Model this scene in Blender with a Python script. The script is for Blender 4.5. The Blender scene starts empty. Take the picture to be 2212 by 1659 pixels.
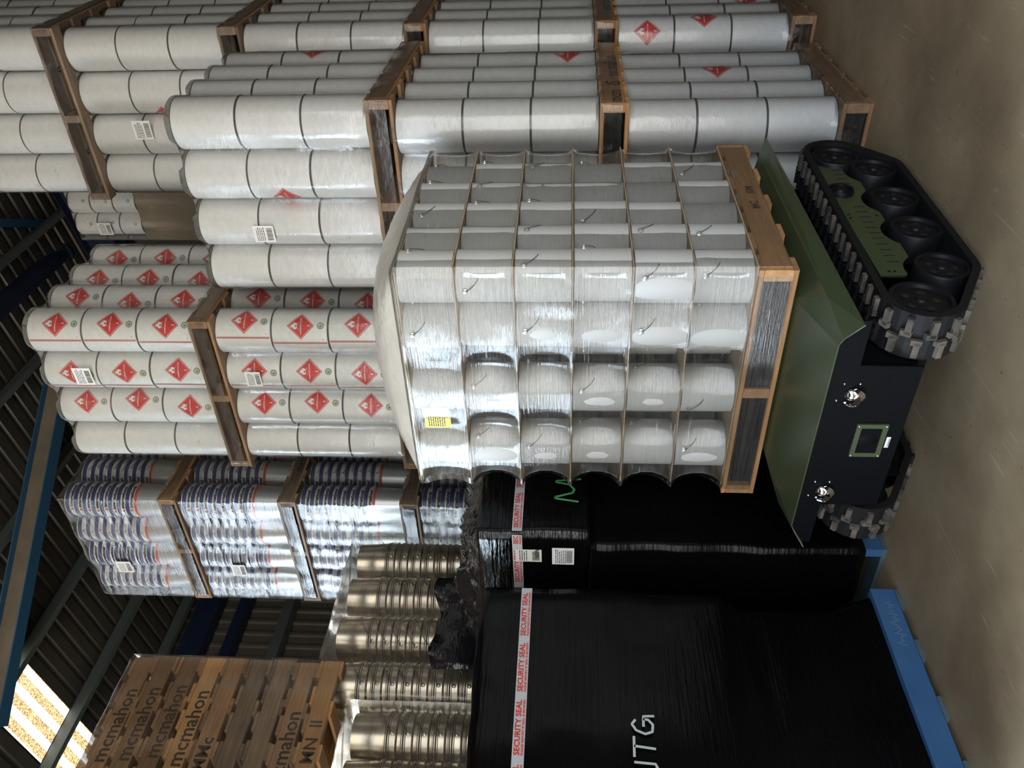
import bpy, bmesh, math, random
from math import sin, cos, pi, radians, sqrt, atan2
from mathutils import Vector, Matrix, noise

random.seed(7)
S = bpy.context.scene
COL = S.collection

# ---------------------------------------------------------------- camera
FPX, YAW, PITCH, ROLL = 1760.0, radians(36.5), math.atan(119 / 1760.0), 0.008
F = Vector((cos(YAW) * cos(PITCH), sin(YAW) * cos(PITCH), sin(PITCH)))
R0 = Vector((sin(YAW), -cos(YAW), 0)); U0 = R0.cross(F)
RR = R0 * cos(ROLL) + U0 * sin(ROLL); UU = -R0 * sin(ROLL) + U0 * cos(ROLL)
cam = bpy.data.objects.new('camera', bpy.data.cameras.new('camera'))
COL.objects.link(cam)
mx = Matrix.Identity(4)
for c, v in enumerate((-UU, RR, -F)):          # the phone was held upright, the picture lies on its side
    for r in range(3):
        mx[r][c] = v[r]
mx[2][3] = 1.5
cam.matrix_world = mx
cam.data.sensor_width = 36
cam.data.lens = FPX * 36 / 2212
cam.data.clip_start = 0.05
S.camera = cam

# ---------------------------------------------------------------- world, sun, exposure
W = bpy.data.worlds.new('daylight'); S.world = W; W.use_nodes = True
wt = W.node_tree; wt.nodes.clear()
wo = wt.nodes.new('ShaderNodeOutputWorld'); bg = wt.nodes.new('ShaderNodeBackground')
tc = wt.nodes.new('ShaderNodeTexCoord'); sx = wt.nodes.new('ShaderNodeSeparateXYZ')
rp = wt.nodes.new('ShaderNodeValToRGB')
wt.links.new(tc.outputs['Generated'], sx.inputs[0]); wt.links.new(sx.outputs['Z'], rp.inputs[0])
rp.color_ramp.elements[0].position = 0.0; rp.color_ramp.elements[0].color = (0.975, 0.955, 0.905, 1)
rp.color_ramp.elements[1].position = 0.6; rp.color_ramp.elements[1].color = (0.42, 0.64, 1.0, 1)
wt.links.new(rp.outputs[0], bg.inputs[0])
# bluish lobe added to the sky past the left doorway for wrap reflections
dp = wt.nodes.new('ShaderNodeVectorMath'); dp.operation = 'DOT_PRODUCT'; dp.inputs[1].default_value = Vector((-.635, .772, .08)).normalized()
sc_ = wt.nodes.new('ShaderNodeVectorMath'); sc_.operation = 'MULTIPLY'; sc_.inputs[1].default_value = (1, 1, .3)
nm_ = wt.nodes.new('ShaderNodeVectorMath'); nm_.operation = 'NORMALIZE'
wt.links.new(tc.outputs['Generated'], sc_.inputs[0]); wt.links.new(sc_.outputs[0], nm_.inputs[0]); wt.links.new(nm_.outputs[0], dp.inputs[0])
el = wt.nodes.new('ShaderNodeMapRange'); el.interpolation_type = 'SMOOTHSTEP'
for i_, v_ in ((1, .03), (2, .07), (3, 0), (4, 1)): el.inputs[i_].default_value = v_
wt.links.new(sx.outputs['Z'], el.inputs[0])
mr = wt.nodes.new('ShaderNodeMapRange'); mr.interpolation_type = 'SMOOTHSTEP'
for i_, v_ in ((1, .972), (2, .986), (3, 0), (4, 18.0)): mr.inputs[i_].default_value = v_
ml = wt.nodes.new('ShaderNodeMath'); ml.operation = 'MULTIPLY'; bg.inputs[1].default_value = 4.1
bg2 = wt.nodes.new('ShaderNodeBackground'); bg2.inputs[0].default_value = (.70, .86, 1, 1); ads = wt.nodes.new('ShaderNodeAddShader')
wt.links.new(dp.outputs['Value'], mr.inputs[0]); wt.links.new(mr.outputs[0], ml.inputs[0]); wt.links.new(el.outputs[0], ml.inputs[1]); wt.links.new(ml.outputs[0], bg2.inputs[1])
wt.links.new(bg.outputs[0], ads.inputs[0]); wt.links.new(bg2.outputs[0], ads.inputs[1])
wt.links.new(ads.outputs[0], wo.inputs[0])
sun = bpy.data.objects.new('sun', bpy.data.lights.new('sun', 'SUN')); COL.objects.link(sun)
sun.data.energy = 11; sun.data.angle = 0.01; sun.data.color = (1, .84, .62)
sun.rotation_euler = Vector((-0.05, 0.55, -0.83)).to_track_quat('-Z', 'Y').to_euler()
vs = S.view_settings
S.display_settings.display_device = 'sRGB'
vs.view_transform = 'Standard'; vs.look = 'None'; vs.gamma = 1; vs.use_curve_mapping = False
vs.exposure = 0.0
cy = S.cycles
cy.max_bounces = 7; cy.diffuse_bounces = 4; cy.glossy_bounces = 3; cy.transmission_bounces = 3
cy.transparent_max_bounces = 16; cy.caustics_reflective = False; cy.caustics_refractive = False
cy.sample_clamp_indirect = 6; cy.use_denoising = True
cy.use_adaptive_sampling = True; cy.adaptive_threshold = 0.02


def portal(name, loc, size, axis):
    l = bpy.data.lights.new(name, 'AREA'); l.shape = 'RECTANGLE'; l.size, l.size_y = size
    l.cycles.is_portal = True
    o = bpy.data.objects.new(name, l); COL.objects.link(o); o.location = loc
    o.rotation_euler = Vector(axis).to_track_quat('-Z', 'Y').to_euler()


portal('doorway_daylight', (-5.9, 2.75, 2.45), (4.9, 12.5), (1, 0, 0))
portal('right_doorway_daylight', (-2.7, -3.45, 2.4), (6.6, 4.8), (0, 1, 0))
portal('side_doorway_daylight', (-1.9, 8.9, 2.4), (7.6, 4.8), (0, -1, 0))

# ---------------------------------------------------------------- materials
MATS = {}


def nodes(name):
    m = bpy.data.materials.new(name); m.use_nodes = True
    nt = m.node_tree
    return m, nt, nt.nodes['Principled BSDF']


def N(nt, t, **kw):
    n = nt.nodes.new(t)
    for k, v in kw.items():
        if k in n.inputs: n.inputs[k].default_value = v
        else: setattr(n, k, v)
    return n


def coord(nt, scale=(1, 1, 1), rot=(0, 0, 0), world=False):
    mp = N(nt, 'ShaderNodeMapping'); mp.inputs['Scale'].default_value = scale; mp.inputs['Rotation'].default_value = rot
    if world:
        g = N(nt, 'ShaderNodeNewGeometry'); nt.links.new(g.outputs['Position'], mp.inputs[0])
    else:
        t = N(nt, 'ShaderNodeTexCoord'); nt.links.new(t.outputs['Object'], mp.inputs[0])
    return mp.outputs[0]


def mat(name, col, rough=.5, metal=0, bump=0, bscale=30, bstretch=(1, 1, 1), var=0, vscale=5, vstretch=(1, 1, 1), world=False, spec=.5, coat=0, col2=None):
    if name in MATS: return MATS[name]
    m, nt, b = nodes(name)
    b.inputs['Base Color'].default_value = (*col, 1); b.inputs['Roughness'].default_value = rough
    b.inputs['Metallic'].default_value = metal; b.inputs['Specular IOR Level'].default_value = spec
    b.inputs['Coat Weight'].default_value = coat
    if bump:
        n = N(nt, 'ShaderNodeTexNoise', Scale=bscale, Detail=3); nt.links.new(coord(nt, bstretch, world=world), n.inputs[0])
        bp = N(nt, 'ShaderNodeBump', Strength=bump, Distance=.01)
        nt.links.new(n.outputs[0], bp.inputs['Height']); nt.links.new(bp.outputs[0], b.inputs['Normal'])
    if var or col2:
        n = N(nt, 'ShaderNodeTexNoise', Scale=vscale, Detail=6); nt.links.new(coord(nt, vstretch, world=world), n.inputs[0])
        r = N(nt, 'ShaderNodeValToRGB'); r.color_ramp.elements[0].position = .32; r.color_ramp.elements[1].position = .68
        c2 = col2 or tuple(c * (1 - var) for c in col)
        r.color_ramp.elements[0].color = (*c2, 1); r.color_ramp.elements[1].color = (*col, 1)
        nt.links.new(n.outputs[0], r.inputs[0]); nt.links.new(r.outputs[0], b.inputs['Base Color'])
    MATS[name] = m
    return m


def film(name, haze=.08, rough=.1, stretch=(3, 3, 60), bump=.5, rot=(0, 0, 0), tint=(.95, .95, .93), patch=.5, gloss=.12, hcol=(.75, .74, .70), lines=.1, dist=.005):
    """clear stretch film: see-through sheet, thin milky haze, sheen with stretched wrinkles"""
    m, nt, b = nodes(name); nt.nodes.remove(b)
    out = nt.nodes['Material Output']
    n1 = N(nt, 'ShaderNodeTexNoise', Scale=1.0, Detail=4, Roughness=.65); nt.links.new(coord(nt, stretch, rot), n1.inputs[0])
    n2 = N(nt, 'ShaderNodeTexNoise', Scale=4.0, Detail=2); nt.links.new(coord(nt), n2.inputs[0])
    r2 = N(nt, 'ShaderNodeMapRange'); r2.inputs[1].default_value = .35; r2.inputs[2].default_value = .65
    nt.links.new(n2.outputs[0], r2.inputs[0])
    mul = N(nt, 'ShaderNodeMath', operation='MULTIPLY'); nt.links.new(n1.outputs[0], mul.inputs[0])
    mx_ = N(nt, 'ShaderNodeMapRange'); mx_.inputs[3].default_value = 1 - patch; mx_.inputs[4].default_value = 1
    nt.links.new(r2.outputs[0], mx_.inputs[0]); nt.links.new(mx_.outputs[0], mul.inputs[1])
    bp = N(nt, 'ShaderNodeBump', Strength=bump, Distance=dist); nt.links.new(mul.outputs[0], bp.inputs['Height'])
    tr = N(nt, 'ShaderNodeBsdfTransparent'); tr.inputs[0].default_value = (*tint, 1)
    gl = N(nt, 'ShaderNodeBsdfGlossy', Roughness=rough); gl.inputs[0].default_value = (1, 1, 1, 1)
    df = N(nt, 'ShaderNodeBsdfDiffuse'); df.inputs[0].default_value = (*hcol, 1)
    tl = N(nt, 'ShaderNodeBsdfTranslucent'); tl.inputs[0].default_value = (*hcol, 1)
    for s in (gl, df, tl): nt.links.new(bp.outputs[0], s.inputs['Normal'])
    ad = N(nt, 'ShaderNodeMixShader'); nt.links.new(df.outputs[0], ad.inputs[1]); nt.links.new(tl.outputs[0], ad.inputs[2])
    ad.inputs[0].default_value = .4
    m1 = N(nt, 'ShaderNodeMixShader')
    hz = N(nt, 'ShaderNodeMapRange'); hz.inputs[1].default_value = .35; hz.inputs[2].default_value = .75
    hz.inputs[3].default_value = haze * .5; hz.inputs[4].default_value = min(1, haze * 2.2)
    nt.links.new(n1.outputs[0], hz.inputs[0])
    # glints painted into the haze as thin white bands, along with stretch whitening
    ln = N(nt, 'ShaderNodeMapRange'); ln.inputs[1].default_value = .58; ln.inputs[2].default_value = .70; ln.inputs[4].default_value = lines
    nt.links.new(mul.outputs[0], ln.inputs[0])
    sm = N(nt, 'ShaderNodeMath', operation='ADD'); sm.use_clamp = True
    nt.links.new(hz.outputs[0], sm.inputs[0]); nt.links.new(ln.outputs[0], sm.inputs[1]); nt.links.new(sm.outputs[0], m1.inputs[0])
    nt.links.new(tr.outputs[0], m1.inputs[1]); nt.links.new(ad.outputs[0], m1.inputs[2])
    fr = N(nt, 'ShaderNodeLayerWeight', Blend=.25); nt.links.new(bp.outputs[0], fr.inputs['Normal'])
    fm = N(nt, 'ShaderNodeMath', operation='MULTIPLY_ADD'); nt.links.new(fr.outputs['Fresnel'], fm.inputs[0])
    fm.inputs[1].default_value = .8; fm.inputs[2].default_value = gloss; fm.use_clamp = True
    m2 = N(nt, 'ShaderNodeMixShader'); nt.links.new(fm.outputs[0], m2.inputs[0])
    nt.links.new(m1.outputs[0], m2.inputs[1]); nt.links.new(gl.outputs[0], m2.inputs[2])
    nt.links.new(m2.outputs[0], out.inputs[0])
    MATS[name] = m
    return m


WHITE = mat('white_enamel', (.80, .81, .82), .28, bump=.03, bscale=8)
OFFW = mat('grey_white_enamel', (.60, .61, .60), .5, spec=.35, var=.06, vscale=6, bump=.03, bscale=8)
RIM = mat('dark_can_rim', (.10, .10, .10), .45, .3)
STEEL = mat('bare_tinplate', (.52, .46, .375), .28, 1, bump=.04, bscale=20, bstretch=(1, 1, .3))
TIN = mat('silver_tin', (.62, .63, .64), .35, .7)
CHROME = mat('chrome', (.9, .9, .92), .07, 1)
STENCIL = mat('faded_stencil_ink', (.045, .03, .02), .7)
NAVY = mat('navy_print', (.035, .05, .20), .35)
PWHITE = mat('printed_white', (.78, .79, .80), .35)
RED = mat('red_print', (.62, .035, .03), .4)
ORED = mat('orange_red_print', (.72, .10, .05), .4)
BLACKINK = mat('black_ink', (.015, .015, .018), .6)
GREENB = mat('green_print', (.16, .24, .14), .5)
BADGEW = mat('badge_cream', (.72, .73, .66), .5)
PAPER = mat('paper_label', (.82, .82, .80), .6)
CARD = mat('cardboard_sheet', (.50, .37, .22), .8, var=.2, vscale=9)
WIRE = mat('bail_wire', (.22, .21, .20), .35, .9)


def wood(name, col, col2, rough=.6):
    m, nt, b = nodes(name)
    n = N(nt, 'ShaderNodeTexNoise', Scale=3.0, Detail=6, Roughness=.6); nt.links.new(coord(nt, (1.2, 14, 14)), n.inputs[0])
    n2 = N(nt, 'ShaderNodeTexNoise', Scale=2.2, Detail=3); nt.links.new(coord(nt, world=True), n2.inputs[0])
    r = N(nt, 'ShaderNodeValToRGB'); r.color_ramp.elements[0].position = .3; r.color_ramp.elements[1].position = .62
    r.color_ramp.elements[0].color = (*col2, 1); r.color_ramp.elements[1].color = (*col, 1)
    nt.links.new(n.outputs[0], r.inputs[0])
    mxn = N(nt, 'ShaderNodeMix', data_type='RGBA'); mxn.inputs[0].default_value = .5
    r3 = N(nt, 'ShaderNodeMapRange'); r3.inputs[1].default_value = .4; r3.inputs[2].default_value = .62; r3.inputs[4].default_value = .65
    nt.links.new(n2.outputs[0], r3.inputs[0]); nt.links.new(r3.outputs[0], mxn.inputs[0])
    nt.links.new(r.outputs[0], mxn.inputs[6]); mxn.inputs[7].default_value = (*[c * .62 for c in col], 1)
    oi = N(nt, 'ShaderNodeObjectInfo'); vr = N(nt, 'ShaderNodeMapRange'); vr.inputs[3].default_value = .62; vr.inputs[4].default_value = 1.22
    nt.links.new(oi.outputs['Random'], vr.inputs[0])
    hs = N(nt, 'ShaderNodeHueSaturation'); nt.links.new(vr.outputs[0], hs.inputs['Value']); nt.links.new(mxn.outputs[2], hs.inputs['Color'])
    nt.links.new(hs.outputs[0], b.inputs['Base Color']); b.inputs['Roughness'].default_value = rough
    bp = N(nt, 'ShaderNodeBump', Strength=.35, Distance=.004); nt.links.new(n.outputs[0], bp.inputs['Height']); nt.links.new(bp.outputs[0], b.inputs['Normal'])
    MATS[name] = m
    return m


WOOD = wood('pallet_pine', (.40, .235, .12), (.20, .105, .05))
WOODO = wood('fresh_orange_pine', (.62, .34, .14), (.40, .19, .07))
WOODD = wood('weathered_pine', (.30, .21, .14), (.13, .085, .055))
WOODB = mat('blue_painted_wood', (.035, .115, .27), .65, bump=.2, bscale=40, bstretch=(.2, 4, 4), col2=(.05, .145, .30))
TEAL = mat('worn_teal_wood', (.11, .17, .18), .7, var=.4, vscale=12)
DARKF = mat('black_film_patch', (.005, .005, .005), .3, bump=.8, bscale=6, bstretch=(3, 3, 40), spec=.3)
BLACKW = mat('black_stretch_wrap', (.0025, .0025, .003), .2, bump=.35, bscale=2.2, bstretch=(1.5, 1.5, 30), spec=.2)
BLACKW2 = mat('crumpled_black_wrap', (.010, .010, .012), .14, bump=1.0, bscale=7, bstretch=(2, 2, 5))
GREEN = mat('olive_drab_paint', (.060, .080, .036), .34, var=.05, vscale=3, bump=.02, bscale=60)
BLKPLATE = mat('satin_black_steel', (.0045, .005, .006), .5, spec=.06)
RUBBER = mat('black_rubber', (.012, .0115, .0115), .62, bump=.2, bscale=30, spec=.2)
DUSTY = mat('dusty_rubber', (.15, .125, .095), .85, col2=(.022, .02, .019), vscale=14, bump=.3, bscale=40)
WHEEL = mat('wheel_black', (.007, .0075, .009), .45, spec=.3)
BLACKS = mat('streaky_black_wrap', (.003, .003, .0035), .16, bump=1.0, bscale=2.5, bstretch=(2, 2, 24), spec=.5)
STEELBLUE = mat('blue_steel_paint', (.010, .020, .055), .5, var=.3, vscale=4)
STEELBLUE2 = mat('light_blue_steel_paint', (.022, .085, .17), .45)
BEIGE = mat('dusty_steel', (.17, .135, .095), .7, var=.2)
SHEET = mat('galvanised_sheet', (.085, .080, .07), .36, .35, var=.35, vscale=1.4)
WALLS = mat('wall_sheet', (.15, .135, .11), .55, .2, var=.15)
PURL = mat('grey_green_purlin', (.11, .13, .125), .5, .3)
SEALW = mat('seal_tape_silver', (.52, .55, .57), .35)
GLOVE = mat('paint_pen_green', (.09, .42, .14), .5)
PENW = mat('paint_pen_white', (.50, .58, .58), .5)
YELLOW = mat('yellow_label', (.70, .58, .10), .5)
CARTON = mat('brown_carton', (.34, .27, .19), .8, var=.15)
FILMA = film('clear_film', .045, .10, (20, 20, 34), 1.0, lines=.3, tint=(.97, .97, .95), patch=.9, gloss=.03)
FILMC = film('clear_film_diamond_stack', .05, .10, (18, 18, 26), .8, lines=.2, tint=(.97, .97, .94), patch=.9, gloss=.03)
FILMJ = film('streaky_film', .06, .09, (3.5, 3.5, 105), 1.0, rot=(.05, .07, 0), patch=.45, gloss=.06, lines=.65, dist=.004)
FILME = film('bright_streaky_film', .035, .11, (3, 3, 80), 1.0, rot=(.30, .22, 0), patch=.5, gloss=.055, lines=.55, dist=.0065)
FILMT = film('milky_top_sheet', 1.6, .3, (6, 6, 9), 1.0, patch=.4, gloss=.03, hcol=(.93, .87, .74), dist=.02)
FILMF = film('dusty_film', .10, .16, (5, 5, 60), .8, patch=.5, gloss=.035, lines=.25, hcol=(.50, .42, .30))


def floor_mat():
    m, nt, b = nodes('worn_concrete')
    n = N(nt, 'ShaderNodeTexNoise', Scale=1.3, Detail=7, Roughness=.6); nt.links.new(coord(nt, world=True), n.inputs[0])
    r = N(nt, 'ShaderNodeValToRGB'); e = r.color_ramp.elements
    e[0].position = .33; e[0].color = (.235, .165, .095, 1); e[1].position = .68; e[1].color = (.48, .36, .215, 1)
    nt.links.new(n.outputs[0], r.inputs[0])
    cur = r.outputs[0]
    # pale scratches: thin streaks of stretched noise in two directions
    for k, (rot, sc, lo, hi, amt) in enumerate((((0, 0, .5), (2.2, 60, 1), .735, .77, .5), ((0, 0, 1.35), (1.6, 80, 1), .74, .775, .45), ((0, 0, 0), (18, 22, 1), .74, .80, .35))):
        s = N(nt, 'ShaderNodeTexNoise', Scale=1.0, Detail=3, Roughness=.6); nt.links.new(coord(nt, sc, rot, True), s.inputs[0])
        q = N(nt, 'ShaderNodeMapRange'); q.inputs[1].default_value = lo - .05; q.inputs[2].default_value = hi - .04; q.inputs[4].default_value = amt
        nt.links.new(s.outputs[0], q.inputs[0])
        mi = N(nt, 'ShaderNodeMix', data_type='RGBA'); nt.links.new(q.outputs[0], mi.inputs[0]); nt.links.new(cur, mi.inputs[6])
        mi.inputs[7].default_value = (.72, .64, .48, 1); cur = mi.outputs[2]
    v = N(nt, 'ShaderNodeTexNoise', Scale=38, Detail=2); nt.links.new(coord(nt, world=True), v.inputs[0])
    q = N(nt, 'ShaderNodeMapRange'); q.inputs[1].default_value = .70; q.inputs[2].default_value = .74; q.inputs[4].default_value = .6
    nt.links.new(v.outputs[0], q.inputs[0])
    mi = N(nt, 'ShaderNodeMix', data_type='RGBA'); nt.links.new(q.outputs[0], mi.inputs[0]); nt.links.new(cur, mi.inputs[6])
    mi.inputs[7].default_value = (.05, .04, .03, 1); cur = mi.outputs[2]
    nt.links.new(cur, b.inputs['Base Color']); b.inputs['Roughness'].default_value = .62; b.inputs['Specular IOR Level'].default_value = .3
    bp = N(nt, 'ShaderNodeBump', Strength=.15, Distance=.01); nt.links.new(n.outputs[0], bp.inputs['Height']); nt.links.new(bp.outputs[0], b.inputs['Normal'])
    return m


def skylight_mat():
    m, nt, b = nodes('fibreglass_skylight'); nt.nodes.remove(b)
    out = nt.nodes['Material Output']
    n = N(nt, 'ShaderNodeTexNoise', Scale=55, Detail=3, Roughness=.8); nt.links.new(coord(nt, world=True), n.inputs[0])
    r = N(nt, 'ShaderNodeValToRGB'); e = r.color_ramp.elements
    e[0].position = .42; e[0].color = (.10, .05, .018, 1); e[1].position = .60; e[1].color = (.40, .27, .12, 1)
    nt.links.new(n.outputs[0], r.inputs[0])
    # translucent colour: near-white stripes at rib spacing, mottled brown between them
    g = N(nt, 'ShaderNodeNewGeometry'); sp = N(nt, 'ShaderNodeSeparateXYZ'); nt.links.new(g.outputs['Position'], sp.inputs[0])
    md_ = N(nt, 'ShaderNodeMath', operation='PINGPONG'); md_.inputs[1].default_value = .095; nt.links.new(sp.outputs['X'], md_.inputs[0])
    mp_ = N(nt, 'ShaderNodeMapRange'); mp_.inputs[1].default_value = .055; mp_.inputs[2].default_value = .075; nt.links.new(md_.outputs[0], mp_.inputs[0])
    mi_ = N(nt, 'ShaderNodeMix', data_type='RGBA'); nt.links.new(mp_.outputs[0], mi_.inputs[0]); nt.links.new(r.outputs[0], mi_.inputs[6]); mi_.inputs[7].default_value = (.95, .9, .8, 1)
    t = N(nt, 'ShaderNodeBsdfTranslucent'); nt.links.new(mi_.outputs[2], t.inputs[0])
    nt.links.new(t.outputs[0], out.inputs[0])
    return m


CONCRETE = floor_mat(); SKYL = skylight_mat()


# ---------------------------------------------------------------- mesh builder
class MB:
    def __init__(s):
        s.v = []; s.f = []; s.mi = []; s.mats = []; s.sm = []

    def slot(s, m):
        if m not in s.mats: s.mats.append(m)
        return s.mats.index(m)

    def add(s, vs, fs, m, smooth=False, mx=None):
        o = len(s.v); k = s.slot(m)
        s.v += [tuple(mx @ Vector(v)) if mx else tuple(v) for v in vs]
        for f in fs:
            s.f.append([i + o for i in f]); s.mi.append(k); s.sm.append(smooth)

    def box(s, a, b, m, mx=None):
        (x0, y0, z0), (x1, y1, z1) = a, b
        vs = [(x0, y0, z0), (x1, y0, z0), (x1, y1, z0), (x0, y1, z0), (x0, y0, z1), (x1, y0, z1), (x1, y1, z1), (x0, y1, z1)]
        s.add(vs, [(3, 2, 1, 0), (4, 5, 6, 7), (0, 1, 5, 4), (1, 2, 6, 5), (2, 3, 7, 6), (3, 0, 4, 7)], m, mx=mx)

    def rbox(s, a, b, m, r=.004, mx=None):
        """box with chamfered long edges"""
        (x0, y0, z0), (x1, y1, z1) = a, b
        prof = [(y0 + r, z0), (y1 - r, z0), (y1, z0 + r), (y1, z1 - r), (y1 - r, z1), (y0 + r, z1), (y0, z1 - r), (y0, z0 + r)]
        vs = [(x0, y, z) for y, z in prof] + [(x1, y, z) for y, z in prof]
        fs = [(i, (i + 1) % 8, 8 + (i + 1) % 8, 8 + i) for i in range(8)] + [tuple(range(7, -1, -1)), tuple(range(8, 16))]
        s.add(vs, fs, m, mx=mx)

    def lathe(s, prof, m, seg=32, mx=None, cap=True):
        """prof: list of (r, z[, material of the band below this point])"""
        n = len(prof)
        ring = [(cos(2 * pi * i / seg), sin(2 * pi * i / seg)) for i in range(seg)]
        vs = [(p[0] * c, p[0] * sn, p[1]) for p in prof for c, sn in ring]
        for j in range(n - 1):
            mm = prof[j + 1][2] if len(prof[j + 1]) > 2 else m
            o = len(s.v); k = s.slot(mm)
            pass
        o = len(s.v)
        s.v += [tuple(mx @ Vector(v)) if mx else v for v in vs]
        for j in range(n - 1):
            mm = prof[j + 1][2] if len(prof[j + 1]) > 2 else m
            k = s.slot(mm)
            for i in range(seg):
                a = o + j * seg + i; b = o + j * seg + (i + 1) % seg
                s.f.append([a, b, b + seg, a + seg]); s.mi.append(k); s.sm.append(True)
        if cap:
            k = s.slot(m)
            s.f.append([o + i for i in range(seg - 1, -1, -1)]); s.mi.append(k); s.sm.append(False)
            s.f.append([o + (n - 1) * seg + i for i in range(seg)]); s.mi.append(k); s.sm.append(False)

    def tube(s, pts, r, m, seg=8, closed=False):
        pts = [Vector(p) for p in pts]; n = len(pts)
        vs = []; up = Vector((0, 0, 1))
        for i, p in enumerate(pts):
            t = (pts[(i + 1) % n] - pts[i - 1]) if closed else (pts[min(i + 1, n - 1)] - pts[max(i - 1, 0)])
            t.normalize()
            a = t.cross(up)
            if a.length < 1e-3: a = t.cross(Vector((1, 0, 0)))
            a.normalize(); b = t.cross(a)
            vs += [tuple(p + a * r * cos(2 * pi * k / seg) + b * r * sin(2 * pi * k / seg)) for k in range(seg)]
        fs = []
        for i in range(n if closed else n - 1):
            j = (i + 1) % n
            for k in range(seg):
                fs.append((i * seg + k, i * seg + (k + 1) % seg, j * seg + (k + 1) % seg, j * seg + k))
        if not closed: fs += [tuple(range(seg - 1, -1, -1)), tuple((n - 1) * seg + k for k in range(seg))]
        s.add(vs, fs, m, True)

    def prism(s, poly, vec, m):
        """flat polygon (3D points) extruded by vec"""
        n = len(poly); vec = Vector(vec)
        vs = [tuple(p) for p in poly] + [tuple(Vector(p) + vec) for p in poly]
        fs = [tuple(range(n - 1, -1, -1)), tuple(range(n, 2 * n))] + [(i, (i + 1) % n, n + (i + 1) % n, n + i) for i in range(n)]
        s.add(vs, fs, m)

    def mapped(s, tris, fn, m):
        vs, fs = tris
        s.add([fn(x, y) for x, y in vs], fs, m)

    def mesh(s, name):
        me = bpy.data.meshes.new(name)
        me.from_pydata(s.v, [], s.f)
        for m in s.mats: me.materials.append(m)
        me.polygons.foreach_set('material_index', s.mi)
        me.polygons.foreach_set('use_smooth', s.sm)
        me.update()
        if any(s.sm): me.set_sharp_from_angle(angle=radians(38))
        return me

    def build(s, name, parent=None, loc=None, rot=None):
        return place(s.mesh(name), name, parent, loc, rot)


def place(me, name, parent=None, loc=None, rot=None):
    o = bpy.data.objects.new(name, me); COL.objects.link(o)
    if parent: o.parent = parent
    if loc is not None: o.location = loc
    if rot is not None: o.rotation_euler = rot
    return o


def tag(o, label=None, cat=None, group=None, kind=None):
    if label: o['label'] = label
    if cat: o['category'] = cat
    if group: o['group'] = group
    if kind: o['kind'] = kind
    return o


def empty(name, loc, rz=0):
    o = bpy.data.objects.new(name, None); COL.objects.link(o); o.location = loc; o.rotation_euler = (0, 0, rz)
    o.empty_display_size = .1
    return o


def copy_tree(o, parent=None):
    c = o.copy(); COL.objects.link(c)
    if parent: c.parent = parent
    for ch in list(KIDS.get(o, ())): copy_tree(ch, c)
    return c


KIDS = {}
TXT = {}


def text2d(body, size=1.0, bold=0.0):
    """text outline filled as flat polygons: ([(x,y)], faces), left-bottom at origin, plus its width"""
    key = (body, bold)
    if key not in TXT:
        cu = bpy.data.curves.new('t', 'FONT'); cu.body = body; cu.resolution_u = 2; cu.fill_mode = 'FRONT'; cu.offset = bold
        ob = bpy.data.objects.new('t', cu); COL.objects.link(ob)
        me = ob.to_mesh()
        vs = [(v.co.x, v.co.y) for v in me.vertices]; fs = [tuple(p.vertices) for p in me.polygons]
        ob.to_mesh_clear(); bpy.data.objects.remove(ob); bpy.data.curves.remove(cu)
        xs = [v[0] for v in vs]
        TXT[key] = ([(x - min(xs), y) for x, y in vs], fs, max(xs) - min(xs))
    vs, fs, w = TXT[key]
    return [(x * size, y * size) for x, y in vs], fs, w * size


def ribbon(pts, w):
    """hand-drawn stroke as a flat band"""
    vs = []; fs = []
    for i, p in enumerate(pts):
        a = Vector(pts[max(i - 1, 0)]); b = Vector(pts[min(i + 1, len(pts) - 1)]); t = (b - a).normalized(); n = Vector((-t.y, t.x)) * w / 2
        vs += [tuple(Vector(p) + n), tuple(Vector(p) - n)]
        if i: fs.append((2 * i - 2, 2 * i - 1, 2 * i + 1, 2 * i))
    return vs, fs


def rect2(x0, y0, x1, y1): return [(x0, y0), (x1, y0), (x1, y1), (x0, y1)], [(0, 1, 2, 3)]


def on_cyl(r, th, z, e=.0008):
    return lambda x, y: ((r + e) * cos(th + x / r), (r + e) * sin(th + x / r), z + y)


def on_front(X0, Y, z0):      # face looking to -Y, reads along +X
    return lambda x, y: (X0 + x, Y, z0 + y)


def on_left(X, Y0, z0):       # face looking to -X, reads along -Y
    return lambda x, y: (X, Y0 - x, z0 + y)


ORD = ['first', 'second', 'third', 'fourth', 'fifth', 'sixth', 'seventh', 'eighth', 'ninth', 'tenth', 'eleventh', 'twelfth']


# ================================================================ the building
def roof_z(y): return 6.65 + .18 * (9 - y)


def sheet_run(n0, n1, pitch=.19, h=.028):
    """trapezoid rib profile along one axis: list of (s, offset)"""
    out = []; s = n0
    while s < n1 - 1e-6:
        for ds, o in ((0, 0), (.12, 0), (.135, h), (.175, h)):
            if s + ds <= n1: out.append((s + ds, o))
        s += pitch
    out.append((n1, 0))
    return out


def roof_strip(name, x0, x1, m, y0=-3.9, y1=9.1):
    b = MB(); prof = sheet_run(x0, x1); n = len(prof)
    vs = [(x, y, roof_z(y) + o) for y in (y0, y1) for x, o in prof]
    b.add(vs, [(i, i + 1, n + i + 1, n + i) for i in range(n - 1)], m)
    return tag(b.build(name), kind='structure')


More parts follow.
